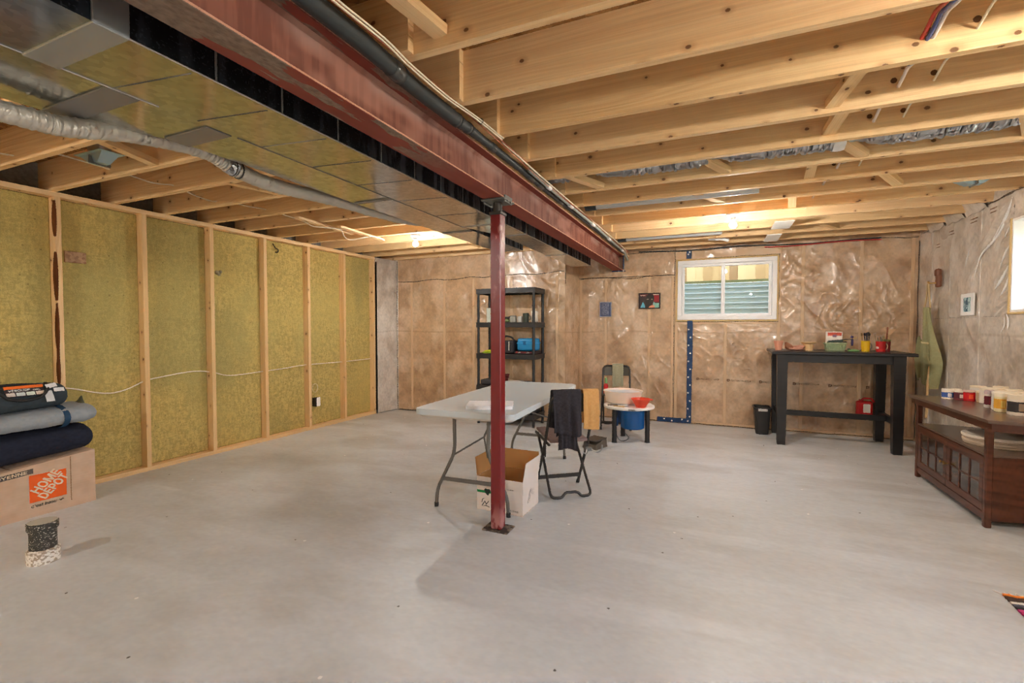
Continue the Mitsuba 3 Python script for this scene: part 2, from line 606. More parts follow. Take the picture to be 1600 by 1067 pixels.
# ------------------------------------------------------------------ the room: key planes (metres)
XL, XR, YB, YA, YF = -4.729, 2.12, 6.76, 6.08, -2.6      # left stud faces, right wall, back wall, alcove wall, wall behind the camera
XJ = -1.867                                             # the jog between alcove wall and back wall
ZJ, JD, ZS = 2.366, 0.235, 2.601                        # joist undersides, joist depth, subfloor


def yR(k):
    return 1.985 + 0.4095 * (k - 1)


def yL(k):
    return yR(k) - 0.036


floor = struct('floor')
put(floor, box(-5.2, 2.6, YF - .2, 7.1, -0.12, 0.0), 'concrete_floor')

# ---- left wall: foundation, studs, mineral wool batts
wl = struct('wall_left')
put(wl, box(-5.2, -4.93, YF - .2, 7.1, 0, ZS), 'concrete_wall')
stud_y = [-2.29, -1.68, -1.07, -0.46, 0.145, 0.755, 1.363, 1.973, 2.577, 3.19, 3.808, 4.432, 5.052, 5.663]
for y in stud_y:
    lum(wl, 'stud', (XL - .0445, y - .019, (0.038 + 2.328) / 2), (.089, .038, 2.29), 'z')
for a, b in zip(stud_y, stud_y[1:]):
    part(wl, 'insulation_batt', cbox(-4.93, -4.803 + R.uniform(-.006, .006), a + .001, b - .039, 0.04, 2.325, .006), 'mineral_wool')
lum(wl, 'bottom_plate', (XL - .0445, (YF + 5.663) / 2, .019), (.089, 5.663 - YF, .038), 'y')
lum(wl, 'top_plate', (XL - .0445, (YF + 5.663) / 2, 2.347), (.089, 5.663 - YF, .038), 'y')
# bark left on the edge of one stud
ys = 1.935
for z0, z1, w in ((2.02, 2.30, .030), (1.52, 1.90, .034), (1.12, 1.46, .03), (.86, 1.08, .026), (.80, 1.5, .012)):
    zs = np.linspace(z0, z1, 9)
    hw = w * np.sin(np.linspace(0.08, np.pi - 0.08, 9)) ** .6
    P = [(XL + .0015, ys + .004 + .25 * h, z) for z, h in zip(zs, hw)] + [(XL + .0015, ys - .0015, z) for z in zs] + [(XL - .012 - h, ys - .0015, z) for z, h in zip(zs, hw)] + [(XL - .012 - h, ys + .006, z) for z, h in zip(zs, hw)]
    part(wl, 'bark', hull(P), 'bark')


def barrier_disp(P, nrm, amp=1.0):
    s = P[:, 0] + P[:, 1]
    q = np.stack([s * 2.1, P[:, 2] * 1.7, s * 0 + .5], 1)
    d = 0.010 * (meshkit.fbm(q, 3, 5) - .5)
    q2 = np.stack([s * 5 + P[:, 2] * 2.5, P[:, 2] * 3.1 - s * 2, s * 0 + 3], 1)
    rid = 1 - np.abs(2 * meshkit.noise(q2, 8) - 1)
    d += 0.006 * rid ** 4
    return P + np.array(nrm) * (d * amp)[:, None]


FR = random.Random(11)
FOLDS = [(4.925, 2.34, 5.72, 1.60, .015, .013), (4.93, 2.36, 5.60, 1.78, .010, .012)]
for i in range(16):
    z_ = 1.44 + .055 * i + FR.uniform(-.02, .02)
    l_ = FR.uniform(.18, .5)
    FOLDS.append((4.925, z_, 4.925 + l_ * FR.uniform(.6, 1.0), z_ - l_ * FR.uniform(.6, 1.1), FR.uniform(.007, .014), FR.uniform(.009, .014)))
FOLDS += [(4.93, 1.50, 5.40, 1.12, .008, .014), (4.93, 1.43, 5.1, .9, .008, .014), (5.9, 2.3, 6.05, 1.2, .004, .02), (5.5, 1.2, 6.2, .7, .006, .03), (5.3, 1.0, 5.9, .3, .006, .03)]


def tension(P):
    d = np.zeros(len(P))
    for y0, z0, y1, z1, a, w in FOLDS:
        t = np.clip(((P[:, 1] - y0) * (y1 - y0) + (P[:, 2] - z0) * (z1 - z0)) / ((y1 - y0) ** 2 + (z1 - z0) ** 2), 0, 1)
        bow = .045 * np.sin(np.pi * t)
        r = np.hypot(P[:, 1] - y0 - (y1 - y0) * t - bow * .7, P[:, 2] - z0 - (z1 - z0) * t - bow)
        d += 1.5 * a * np.sin(np.pi * np.clip(.08 + t, 0, 1)) ** .5 * np.exp(-(r / w) ** 2)
    return d


def sheet(o, eu, lu, lv, nrm, step=0.03, amp=1.0):
    """vapour barrier rectangle from o, lu along eu and lv up, facing nrm"""
    o, eu = np.array(o, float), np.array(eu, float)
    nu, nv = max(2, int(lu / step)), max(2, int(lv / step))

    def fn(u, v):
        P = o + (u * lu)[:, None] * eu + (v * lv)[:, None] * np.array([0, 0, 1.0])
        Q = barrier_disp(P, nrm, amp)
        return Q + np.array(nrm) * tension(P)[:, None] if nrm[0] == -1 else Q
    m = grid(fn, nu + 1, nv + 1)
    if np.dot(m.face_normals.mean(0), nrm) < 0:
        m.invert()
    return m


# end of the left wall that is already covered with vapour barrier
part(wl, 'vapour_barrier', sheet((-4.70, 5.668, 0.01), (.10, .995, 0), .425, 2.35, (1, 0, 0), amp=.7), 'barrier_grey', True, label='greyish vapour barrier over the last bay before the corner')
part(wl, 'rim_barrier', box(-4.93, -4.70, 5.663, YA, 2.30, 2.36), 'barrier_grey')

# ---- alcove wall (left part of the back), the jog and the back wall with its window
wa = struct('wall_back_left')
put(wa, box(-5.2, XJ - .04, YA + .05, 7.1, 0, ZS), 'concrete_wall')
part(wa, 'vapour_barrier', sheet((-4.665, YA, 0.01), (1, 0, 0), -XJ * -1 + 4.665 if False else (XJ + 4.665), 2.02, (0, -1, 0)), 'barrier_tan', True)
part(wa, 'rim_barrier', sheet((-4.665, YA, 2.03), (1, 0, 0), (XJ + 4.665), .55, (0, -1, 0), amp=1.6), 'barrier_tan', True)
for x in (-4.36, -3.765, -3.268, -2.66, -1.985):
    part(wa, 'stud', cbox(x - .02, x + .02, YA - .007, YA + .04, .04, 2.02, .003), 'barrier_stud')
part(wa, 'corner_stud', cbox(-4.655, -4.62, YA - .01, YA + .03, .0, 2.4, .003), 'barrier_grey')
wj = struct('wall_jog')
put(wj, box(XJ - .04, XJ - .012, YA + .02, YB + .05, 0, ZS), 'concrete_wall')
part(wj, 'vapour_barrier', sheet((XJ, YA - .005, 0.0), (0, 1, 0), YB - YA + .005, ZS, (1, 0, 0), amp=.5), 'barrier_tan', True)

wb = struct('wall_back')
WX0, WX1, WZ0, WZ1 = -.490, .705, 1.405, 2.212      # the window's rough opening
for x0, x1, z0, z1 in ((-2.2, WX0, 0, ZS), (WX1, 2.6, 0, ZS), (WX0, WX1, 0, WZ0), (WX0, WX1, WZ1, ZS)):
    part(wb, 'foundation', box(x0, x1, YB + .03, YB + .30, z0, z1), 'concrete_wall')
for x0, x1, z0, z1 in ((XJ, -.522, 0.01, 2.022), (XJ, -.522, 2.03, ZS), (-.518, WX0, 0.01, ZS), (WX1, 2.125, .01, 2.35), (WX1, 2.125, 2.352, ZS), (WX0, WX1, .01, WZ0), (WX0, WX1, WZ1, 2.35), (WX0, WX1, 2.352, ZS)):
    part(wb, 'vapour_barrier', sheet((x0, YB, z0), (1, 0, 0), x1 - x0, z1 - z0, (0, -1, 0), amp=1.0 if x1 - x0 > .3 else .2), 'barrier_tan', True)
for x in (-1.835, -1.464, -.856, -.545, -.500):
    part(wb, 'stud', cbox(x - .019, x + .019, YB - .007, YB + .03, .04, 2.02, .003), 'barrier_stud')
for x in (.115,):
    part(wb, 'stud', cbox(x - .019, x + .019, YB - .007, YB + .03, .04, WZ0 - .03, .003), 'barrier_stud')
for x in (.725, .98, 1.575, 2.06):
    part(wb, 'stud', cbox(x - .019, x + .019, YB - .007, YB + .03, .04, 2.34, .003), 'barrier_stud')
part(wb, 'bottom_plate', cbox(XJ, 2.12, YB - .006, YB + .03, .0, .04, .003), 'barrier_stud')
part(wb, 'sill_plate', cbox(WX0 - .03, WX1 + .03, YB - .006, YB + .03, WZ0 - .05, WZ0 - .008, .003), 'barrier_stud')
part(wb, 'lintel', cbox(WX0 - .03, WX1 + .03, YB - .006, YB + .03, WZ1 + .006, WZ1 + .12, .003), 'barrier_stud')


def sealant(parent, pts, r=.006, wob=.004, name='sealant_bead'):
    pts = np.array(pts, float)
    P = curve(pts + NR.normal(0, wob * .7, pts.shape), 5)
    part(parent, name, tube(P, r * .62 * (0.85 + .3 * NR.rand(len(P))), 6), 'sealant', True)


mat('sealant', srgb(84, 70, 58), 0.5)
sealant(wa, [(x, YA - .008, 2.02 + .04 * (x + 4.6) / 2.7 + .008 * math.sin(9 * x)) for x in np.linspace(-4.62, XJ - .02, 26)], .007)
sealant(wa, [(-4.63, YA - .012, z) for z in np.linspace(.02, 2.35, 20)], .007, .003)
sealant(wa, [(x, YA - .008, .012) for x in np.linspace(-4.6, XJ - .02, 20)], .007)
sealant(wj, [(XJ + .004, YA + .0, z) for z in np.linspace(1.9, 2.14, 5)], .008, .003)
sealant(wb, [(x, YB - .01, 2.016 + .014 * math.sin(7 * x)) for x in np.linspace(XJ + .02, -.53, 18)], .006)
sealant(wb, [(-.52, YB - .01, z) for z in np.linspace(2.02, 2.36, 6)], .006, .003)
sealant(wb, [(-.53, YB - .012, z) for z in np.linspace(.02, 2.0, 18)], .003, .002)
sealant(wb, [(x, YB - .01, 2.345 + .006 * math.sin(5 * x)) for x in np.linspace(-1.2, 2.1, 34)], .006)
sealant(wb, [(x, YB - .012, .012) for x in np.linspace(XJ + .02, 2.1, 30)], .007)
sealant(wb, [(WX1 + .016, YB - .01, z) for z in np.linspace(WZ0, WZ1 + .03, 9)], .005)
sealant(wb, [(x, YB - .012, WZ0 - .02) for x in np.linspace(WX0 - .02, WX1 + .02, 10)], .004)
sealant(wb, [(x, YB - .012, WZ1 + .02) for x in np.linspace(-.1, WX1 + .02, 10)], .004)

# printed marks on the barrier
mat('print_brown', srgb(118, 84, 58), 0.5)


def print_row(parent, o, ex, n, s=1.0):
    o = np.array(o, float)
    ex = np.array(ex, float)
    for i in range(n):
        q = o + ex * (.375 * s * i) + np.array([0, 0, -.004 * i])
        ring = Polygon([(0, 0), (.022, 0), (.036, .009), (.036, .025), (.022, .034), (0, .034)]).difference(Polygon([(.012, .011), (.021, .011), (.025, .014), (.025, .020), (.021, .023), (.012, .023)]))
        m = prism(ring, .001)
        a = lettering('DRICORE', .018, (0, 0, 0), (1, 0, 0), (0, 1, 0), .001)
        a.apply_translation((.046, .008, 0))
        b = cat(box(.155, .265, .010, .0125, 0, .001), box(.155, .265, .021, .0235, 0, .001), prism([(.265, .002), (.285, .017), (.265, .031), (.270, .017)], .001))
        m = cat(m, a, b)
        m.apply_scale(s)
        m.apply_transform(frame_to(q, ex, (0, 0, 1)))
        part(parent, 'printed_mark', m, 'print_brown')


print_row(wb, (-.235, YB - .016, .602), (1, 0, 0), 6)
m = cat(prism(Polygon([(0, 0), (.022, 0), (.036, .009), (.036, .025), (.022, .034), (0, .034)]).difference(Polygon([(.010, .010), (.026, .010), (.026, .024), (.010, .024)])), .001))
m2 = lettering('DRICORE', .020, (0, 0, 0), (1, 0, 0), (0, 1, 0), .001)
m2.apply_transform(trimesh.transformations.rotation_matrix(math.pi, (0, 0, 1)))
m.apply_translation((.03, 0, 0))
m2.apply_translation((.012, .026, 0))
m = cat(m, m2, box(-.33, -.14, .008, .011, 0, .001), box(-.33, -.14, .022, .025, 0, .001))
m.apply_transform(frame_to((-4.668, 6.005, 1.83), (.10, .995, 0), (0, 0, 1)))
part(wl, 'printed_mark', m, 'print_brown')

# ---- right wall with the edge of a second window
wr = struct('wall_right')
VY0, VY1, VZ0, VZ1 = 3.72, 4.925, 1.428, 2.153
UY0, UY1, UZ0 = -.2, 2.4, 1.15  # opening of the added daylight window
for y0, y1, z0, z1 in ((YF - .2, UY0, 0, ZS), (UY0, UY1, 0, UZ0), (UY0, UY1, VZ1, ZS), (UY1, VY0, 0, ZS), (VY1, 7.1, 0, ZS), (VY0, VY1, 0, VZ0), (VY0, VY1, VZ1, ZS)):
    part(wr, 'foundation', box(XR + .03, XR + .30, y0, y1, z0, z1), 'concrete_wall')
for y0, y1, z0, z1 in ((YF, UY0, 0.01, ZS), (UY0, UY1, .01, UZ0), (UY0, UY1, VZ1, ZS), (UY1, VY0, .01, ZS), (VY1, YB + .005, 0.01, 1.40), (VY1, YB + .005, 1.402, 2.36), (VY1, YB + .005, 2.365, ZS), (VY0, VY1, .01, VZ0), (VY0, VY1, VZ1, ZS)):
    part(wr, 'vapour_barrier', sheet((XR, y0, z0), (0, 1, 0), y1 - y0, z1 - z0, (-1, 0, 0), .0085 if y1 > 5 and z0 > 1.3 and z0 < 2.3 else .02 if y1 > 5 else .06, amp=1.4), 'barrier_grey', True)
for y in (5.05, 5.42, 6.0, 6.43):
    part(wr, 'stud', cbox(XR - .006, XR + .03, y - .019, y + .019, .04, 2.35, .003), 'barrier_grey')
sealant(wr, [(XR - .012, YB - .012, z) for z in np.linspace(.02, 2.30, 22)], .007, .003)
sealant(wr, [(XR - .014, y, 2.36 + .006 * math.sin(8 * y)) for y in np.linspace(4.3, 6.5, 22)], .006, .003)
for y, z, l in ((5.95, 2.22, .10), (5.52, 2.25, .12), (6.25, 2.14, .08), (5.2, 2.27, .1)):
    for dz in (0, .03):
        part(wr, 'printed_mark', cbox(XR - .016, XR - .010, y - l / 2, y + l / 2, z + dz, z + dz + .005, .001), 'print_brown')
mat('film_highlight', srgb(238, 238, 238), 0.15, spec=0.9, clearcoat=1.0, clearcoat_gloss=0.97)


def streak_pleat(pts, w):
    # painted-in highlight streak: a flattened, whitened ridge of film lying on the wall
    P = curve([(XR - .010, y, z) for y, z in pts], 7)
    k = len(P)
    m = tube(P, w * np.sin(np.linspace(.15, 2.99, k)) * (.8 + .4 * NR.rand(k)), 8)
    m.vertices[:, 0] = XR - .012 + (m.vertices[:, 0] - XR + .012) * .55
    part(wr, 'highlight_pleat', m, 'film_highlight', True)


streak_pleat([(4.935, 2.33), (4.991, 2.206), (5.121, 2.068), (5.263, 1.997), (5.395, 1.924), (5.505, 1.739)], .012)
streak_pleat([(4.95, 2.30), (5.03, 2.19), (5.15, 2.08), (5.28, 1.97)], .007)
streak_pleat([(4.951, 1.803), (5.044, 1.706), (5.143, 1.626)], .016)
streak_pleat([(4.935, 1.742), (4.986, 1.64), (5.072, 1.553)], .012)
streak_pleat([(4.94, 1.97), (5.018, 1.892), (5.086, 1.788)], .009)
streak_pleat([(4.973, 1.426), (4.935, 1.36), (4.948, 1.294)], .009)
streak_pleat([(5.0, 1.42), (4.99, 1.33), (5.04, 1.27)], .006)
streak_pleat([(4.94, 2.118), (4.992, 2.071), (5.05, 1.99)], .006)
streak_pleat([(5.592, 2.02), (5.634, 1.939), (5.666, 1.866)], .006)
for (x0, y0, x1, y1) in ((XR, 5.30, XR - .10, 5.66), (XR, 5.70, XR - .13, 6.05), (XR, 6.1, XR - .12, 6.45)):   # plastic tucked up between joists
    part(wr, 'rim_barrier', thick(grid(lambda u, v: np.stack([XR - .01 - (.12 * v) * (1 - .3 * u), y0 + (y1 - y0) * u, 2.33 + .22 * v + .01 * np.sin(11 * u)], 1), 8, 6), .002), 'barrier_grey', True)

# ---- wall behind the camera
wf = struct('wall_front')
put(wf, box(-5.2, 2.6, YF - .2, YF, 0, ZS), 'white_paint')

# ---- ceiling: subfloor panels, joists, bridging
ce = struct('ceiling')
for i, y in enumerate(np.arange(-2.8, 7.1, 1.22)):
    for j, (x0, x1) in enumerate(((-5.2, -2.76), (-2.758, -.32), (-.318, 2.6))):
        part(ce, 'subfloor_panel', box(x0, x1, y, min(y + 1.218, 7.1), ZS, ZS + .016), 'osb')
part(ce, 'floor_above', box(-5.2, 2.6, -2.8, 7.1, ZS + .017, ZS + .05), 'concrete_wall')
for k in range(-10, 13):
    y = yR(k)
    if y - .038 > YF and y < YB:
        lum(ce, 'joist', ((-1.42 + 2.14) / 2, y - .019, ZJ + JD / 2), (3.56, .038, JD), 'x')
    y = yL(k)
    xa = -1.08 + R.uniform(-.03, .05)
    if y - .038 > YF and y < YA + .02:
        lum(ce, 'joist', ((-4.90 + xa) / 2, y - .019, ZJ + JD / 2), (xa + 4.90, .038, JD), 'x')
lum(ce, 'rim_joist', (-4.91, 1.7, ZJ + JD / 2), (.02, 8.6, JD), 'y', 'concrete_wall')


def bridge(parent, far, near, k, w=.062, d=.038):
    p1, p0 = np.array(far, float), np.array(near, float)
    p0 = p1 + (p0 - p1) * ((.3715) / (p1[1] - p0[1]))
    p0[2], p1[2] = max(p0[2], ZJ + .03), max(p1[2], ZJ + .022)
    m, uv = bar(p0, p1, w, d)
    part(parent, 'bridging', m, 'wood', uv=uv)


for f, n in (((0.509, 2.766, 2.407), (0.554, 2.564, 2.438)), ((0.572, 3.176, 2.418), (0.58, 2.973, 2.423)), ((0.604, 3.994, 2.407), (0.587, 3.792, 2.415)),
             ((0.604, 4.813, 2.39), (0.58, 4.61, 2.40)), ((0.834, 3.585, 2.39), (0.685, 3.383, 2.421)), ((0.057, 3.585, 2.39), (-0.075, 3.383, 2.423)),
             ((-0.816, 3.585, 2.39), (-0.937, 3.383, 2.405)), ((1.24, 4.404, 2.39), (1.12, 4.202, 2.41)), ((0.034, 4.404, 2.39), (-0.114, 4.202, 2.408)),
             ((1.176, 6.042, 2.39), (1.03, 5.84, 2.40)), ((-0.024, 6.042, 2.39), (-0.16, 5.84, 2.41)), ((-0.961, 1.538, 2.42), (-1.01, 1.336, 2.44)), ((1.598, 3.585, 2.401), (1.50, 3.383, 2.405))):
    bridge(ce, f, n, 0)
for f, n in (((-3.395, 1.911, 2.39), (-3.372, 1.709, 2.411)), ((-3.16, 2.32, 2.409), (-3.052, 2.118, 2.41)), ((-3.211, 2.73, 2.39), (-3.35, 2.528, 2.412)),
             ((-3.178, 3.14, 2.421), (-3.113, 2.938, 2.428)), ((-2.86, 5.596, 2.39), (-2.96, 5.394, 2.42))):
    bridge(ce, f, n, 0)
# white boards closing two joist bays
part(ce, 'white_panel', cbox(.525, .70, 5.34, 5.73, ZJ - .010, ZJ - .0005, .002), 'white_paint', label='white panel fixed between joists')
part(ce, 'white_panel', cbox(.52, .67, 6.06, 6.52, ZJ - .010, ZJ - .0005, .002), 'white_paint', label='white panel fixed between joists')

# ---- windows
def ring(x0, x1, z0, z1, w, y0, y1, c=.004):
    return cat(cbox(x0, x1, y0, y1, z0, z0 + w, c), cbox(x0, x1, y0, y1, z1 - w, z1, c), cbox(x0, x0 + w, y0, y1, z0 + w * .98, z1 - w * .98, c), cbox(x1 - w, x1, y0, y1, z0 + w * .98, z1 - w * .98, c))


w1 = struct('window_1')
part(w1, 'frame', ring(WX0 + .006, WX1 - .006, WZ0 + .006, WZ1 - .006, .052, YB - .03, YB + .08), 'white_vinyl', label='white vinyl frame')
part(w1, 'sash', ring(-.43, .09, 1.46, 2.155, .034, YB - .012, YB + .035), 'white_vinyl')
part(w1, 'sash', ring(.07, .645, 1.46, 2.155, .034, YB + .02, YB + .06), 'white_vinyl')
part(w1, 'latch', cbox(.062, .078, YB - .022, YB - .010, 1.78, 1.86, .003), 'white_vinyl')
part(w1, 'pane', box(-.40, .06, YB + .018, YB + .0181, 1.49, 2.13), 'pane_glass')
part(w1, 'pane', box(.10, .62, YB + .042, YB + .0421, 1.49, 2.13), 'pane_glass')
part(w1, 'foam_seal', tube(curve([(WX0 - .004, YB - .006, WZ0)] + [(WX0 - .004, YB - .008, z) for z in np.linspace(WZ0, WZ1, 8)] + [(x, YB - .008, WZ1 + .004) for x in np.linspace(WX0, WX1, 10)] + [(WX1 + .004, YB - .008, z) for z in np.linspace(WZ1, WZ0, 8)] + [(x, YB - .008, WZ0 - .005) for x in np.linspace(WX1, WX0, 10)], 3), .010 + .005 * NR.rand(109), 6), 'foam', True)
mat('foam', srgb(214, 186, 132), 0.8)
part(w1, 'reveal', cat(box(WX0 - .01, WX1 + .01, YB + .03, YB + .30, WZ0 - .012, WZ0), box(WX0 - .01, WX1 + .01, YB + .03, YB + .30, WZ1, WZ1 + .012), box(WX0 - .012, WX0, YB + .03, YB + .30, WZ0, WZ1), box(WX1, WX1 + .012, YB + .03, YB + .30, WZ0, WZ1)), 'white_paint')
w2 = struct('window_2')
part(w2, 'jamb', cat(box(XR - .01, XR + .30, VY1 - .018, VY1, VZ0, VZ1), box(XR - .01, XR + .30, VY0, VY0 + .018, VZ0, VZ1), box(XR - .01, XR + .30, VY0, VY1, VZ0, VZ0 + .018), box(XR - .01, XR + .30, VY0, VY1, VZ1 - .018, VZ1)), 'white_paint', label='white painted jamb of the window on the right wall')
rw = ring(VY0 + .02, VY1 - .02, VZ0 + .02, VZ1 - .02, .05, 0, .07)
rw.apply_transform(frame_to((XR + .17, 0, 0), (0, 1, 0), (-1, 0, 0)) @ np.eye(4))
part(w2, 'frame', rw, 'white_vinyl')
part(w2, 'pane', box(XR + .135, XR + .1351, VY0 + .06, VY1 - .06, VZ0 + .06, VZ1 - .06), 'pane_glass')
part(w2, 'foam_seal', tube(curve([(XR - .012, VY1 + .004, VZ1 + .0)] + [(XR - .012, VY1 + .004 + .004 * R.random(), z) for z in np.linspace(VZ1, VZ0, 12)] + [(XR - .012, y, VZ0 - .008) for y in np.linspace(VY1, VY0, 8)], 3), .009, 6), 'foam', True)

w3 = struct('added_window_3')  # unseen window, added for more daylight from the right
rw = ring(UY0 + .004, UY1 - .004, UZ0 + .004, VZ1 - .004, .06, 0, .07)
rw.apply_transform(frame_to((XR + .17, 0, 0), (0, 1, 0), (-1, 0, 0)))
part(w3, 'frame', rw, 'white_vinyl')
part(w3, 'mullion', cbox(XR + .11, XR + .17, 1.07, 1.13, UZ0 + .05, VZ1 - .05, .003), 'white_vinyl')
part(w3, 'pane', box(XR + .135, XR + .1351, UY0 + .06, 1.07, UZ0 + .06, VZ1 - .06), 'pane_glass')
part(w3, 'pane', box(XR + .135, XR + .1351, 1.13, UY1 - .06, UZ0 + .06, VZ1 - .06), 'pane_glass')
part(w3, 'jamb', cat(box(XR - .01, XR + .30, UY1, UY1 + .015, UZ0, VZ1), box(XR - .01, XR + .30, UY0 - .015, UY0, UZ0, VZ1), box(XR - .01, XR + .30, UY0, UY1, UZ0 - .015, UZ0), box(XR - .01, XR + .30, UY0, UY1, VZ1, VZ1 + .015)), 'white_paint')

# ---- outside the window: ground, corrugated window well, board fence
gr = solo('ground', 'lawn level outside above the window well', 'ground', cat(box(-8, 8, 7.75, 20, 1.2, 2.02), box(-8, -.95, 7.06, 7.75, 1.2, 2.02), box(1.16, 8, 7.06, 7.75, 1.2, 2.02), box(2.42, 8, -8, 7.06, .8, 1.05)), 'lawn', kind='structure')
labels[gr] = {'kind': 'structure'}
mat('lawn', proc(lambda p, n, uv: mix(srgb(110, 120, 70), srgb(150, 140, 100), fbm(p.x * 9, p.y * 9, p.z * 9, 3))), 0.9)


def well(u, v):
    a = np.pi * (1 - u)
    prof = .018 * np.sin(v * 2 * np.pi * 9.5)
    r = np.sign(np.cos(a)) * np.abs(np.cos(a)) ** .55 * (.86 + prof)
    d = np.abs(np.sin(a)) ** .55 * (.60 + prof)
    return np.stack([.10 + r, YB + .32 + d, 1.22 + .74 * v], 1)


m = grid(well, 60, 130)
if np.dot(m.face_normals[len(m.faces) // 2], (0, -1, 0)) < 0:
    m.invert()
ww = thing('window_well', 'corrugated galvanised window well outside the back window', 'window well')
part(ww, 'corrugated_wall', thick(m, .002), 'well_steel', True)
part(ww, 'rim', tube([(.10 + np.sign(np.cos(a)) * abs(np.cos(a)) ** .55 * .86, YB + .32 + abs(np.sin(a)) ** .55 * .60, 1.965) for a in np.linspace(0, np.pi, 50)], .010, 8), 'well_steel', True)
mat('well_steel', srgb(196, 214, 212), 0.38, metal=0.55)
solo('gravel_bed', 'gravel at the bottom of the window well', 'gravel', box(-.72, .92, YB + .31, YB + .86, 1.15, 1.23), 'concrete_wall', kind='stuff')
part(gr, 'added_eave', box(-3, 4, 7.06, 8.6, 3.6, 3.7), 'white_paint')  # unseen overhang, added to shade the window well
fe = thing('fence', 'wooden board fence seen through the top of the back window', 'fence')
tones = [(176, 146, 100), (160, 128, 84), (190, 164, 118), (148, 116, 78)]
for i in range(46):
    x = -2.6 + i * .148
    t = tones[(i * 7 + i // 3) % 4]
    part(fe, 'board', box(x, x + .152, 9.6 + .022 * (i % 2), 9.62 + .022 * (i % 2), 2.0, 3.7), col(*t, .8))
part(fe, 'rail', box(-2.7, 4.3, 9.645, 9.685, 2.4, 2.49), col(186, 152, 104, .8))
# ------------------------------------------------------------------ steel beam and post
BX0, BX1, BZ0, BZ1 = -1.350, -1.215, 2.115, 2.325
bm = thing('steel_beam', 'long red-primed steel beam running under the joists to the back wall', 'beam')
part(bm, 'bottom_flange', cbox(BX0, BX1, YF + .02, YB - .01, BZ0, BZ0 + .011, .002), 'red_primer_scaly', label='underside mottled with grey mill scale')
for x_, s_ in ((BX1, 1), (BX0, -1)):
    for z_ in (BZ0, BZ1 - .011):
        part(bm, 'edge_highlight', cbox(x_ - .0006, x_ + .0006, YF + .02, YB - .012, z_ + .002, z_ + .009, .0003), 'primer_highlight')  # paler strips paint a highlight along the flange edges
mat('primer_highlight', srgb(196, 146, 124), .6)
part(bm, 'web', box(-1.287, -1.279, YF + .02, YB - .01, BZ0 + .011, BZ1 - .011), 'red_primer')
part(bm, 'top_flange', cbox(BX0, BX1, YF + .02, YB - .01, BZ1 - .011, BZ1, .002), 'red_primer_scaly')
for s in (-1, 1):   # fillets where web meets flanges
    for z, d in ((BZ0 + .011, 1), (BZ1 - .011, -1)):
        pts = [(-1.283 + s * .004, z), (-1.283 + s * .018, z), (-1.283 + s * .004, z + d * .014)]
        m = prism(Polygon(pts), YB - YF - .05)
        m.apply_transform(np.array([[1, 0, 0, 0], [0, 0, 1, YF + .03], [0, 1, 0, 0], [0, 0, 0, 1.0]]))
        m.fix_normals()
        part(bm, 'fillet', m, 'red_primer')
lum(bm, 'nailer_plank', (-1.2825, (YF + YB) / 2, 2.3455), (.14, YB - YF - .04, .041), 'y', label='wooden plank bolted on top of the beam')

po = thing('support_post', 'dark red square steel post standing in the middle of the floor', 'post')
part(po, 'shaft', cbox(-1.319, -1.246, 2.676, 2.750, .010, 2.03, .006), 'red_post')
part(po, 'base_plate', cbox(-1.372, -1.192, 2.655, 2.785, 0, .010, .003), 'plate_dirty')
mat('plate_dirty', proc(lambda p, n, uv: mix(srgb(118, 104, 90), srgb(58, 48, 42), smoothstep(.4, .6, fbm(p.x * 40, p.y * 40, 0, 3)))), .7)
part(po, 'collar', cbox(-1.325, -1.240, 2.670, 2.756, 2.02, 2.04, .003), 'steel_dark')
part(po, 'jack_screw', tube([(-1.2825, 2.713, 2.03), (-1.2825, 2.713, 2.10)], .029, 20), 'steel_dark', 40, label='dark jack screw under the beam')
part(po, 'cap_plate', cbox(-1.362, -1.203, 2.63, 2.80, 2.102, 2.114, .003), 'zinc_dull')
mat('zinc_dull', srgb(120, 122, 120), .5, metal=.7)
for x in (-1.212, -1.353):
    part(po, 'clip', cbox(x - .006, x + .006, 2.66, 2.77, 2.09, 2.135, .002), 'zinc_dull')
    for y in (2.69, 2.74):
        part(po, 'bolt', tube([(x - .012, y, 2.10), (x + .014, y, 2.10)], .007, 6), 'zinc_dull')

# ------------------------------------------------------------------ the two sheet-metal ducts left of the beam
du = thing('main_duct', 'long shiny sheet-metal duct hanging beside the red beam', 'duct')
DR, DL, DZ0, DZ1 = -1.485, -1.838, 2.10, 2.345
t_ = .0


def duct_run(parent, L0, L1, R0, R1, y0, y1, z0, z1, seams):
    """a tapering rectangular duct: four walls"""
    def wall(a, b, c, d, name, m):
        part(parent, name, trimesh.Trimesh(np.array([a, b, c, d], float), [[0, 1, 2], [0, 2, 3]], process=False), m)
    bottom = grid(lambda u, v: np.stack([(L0 + (L1 - L0) * v) * (1 - u) + (R0 + (R1 - R0) * v) * u, y0 + (y1 - y0) * v, z0 + 0 * u], 1), 3, 3)
    part(parent, 'bottom_panel', bottom, 'galvanised')
    wall((R0, y0, z0), (R1, y1, z0), (R1, y1, z1), (R0, y0, z1), 'side_panel', 'galvanised_side_shade')
    wall((L0, y0, z0), (L0, y0, z1), (L1, y1, z1), (L1, y1, z0), 'side_panel', 'galvanised_dull')
    wall((L0, y0, z1), (R0, y0, z1), (R1, y1, z1), (L1, y1, z1), 'top_panel', 'galvanised_dull')


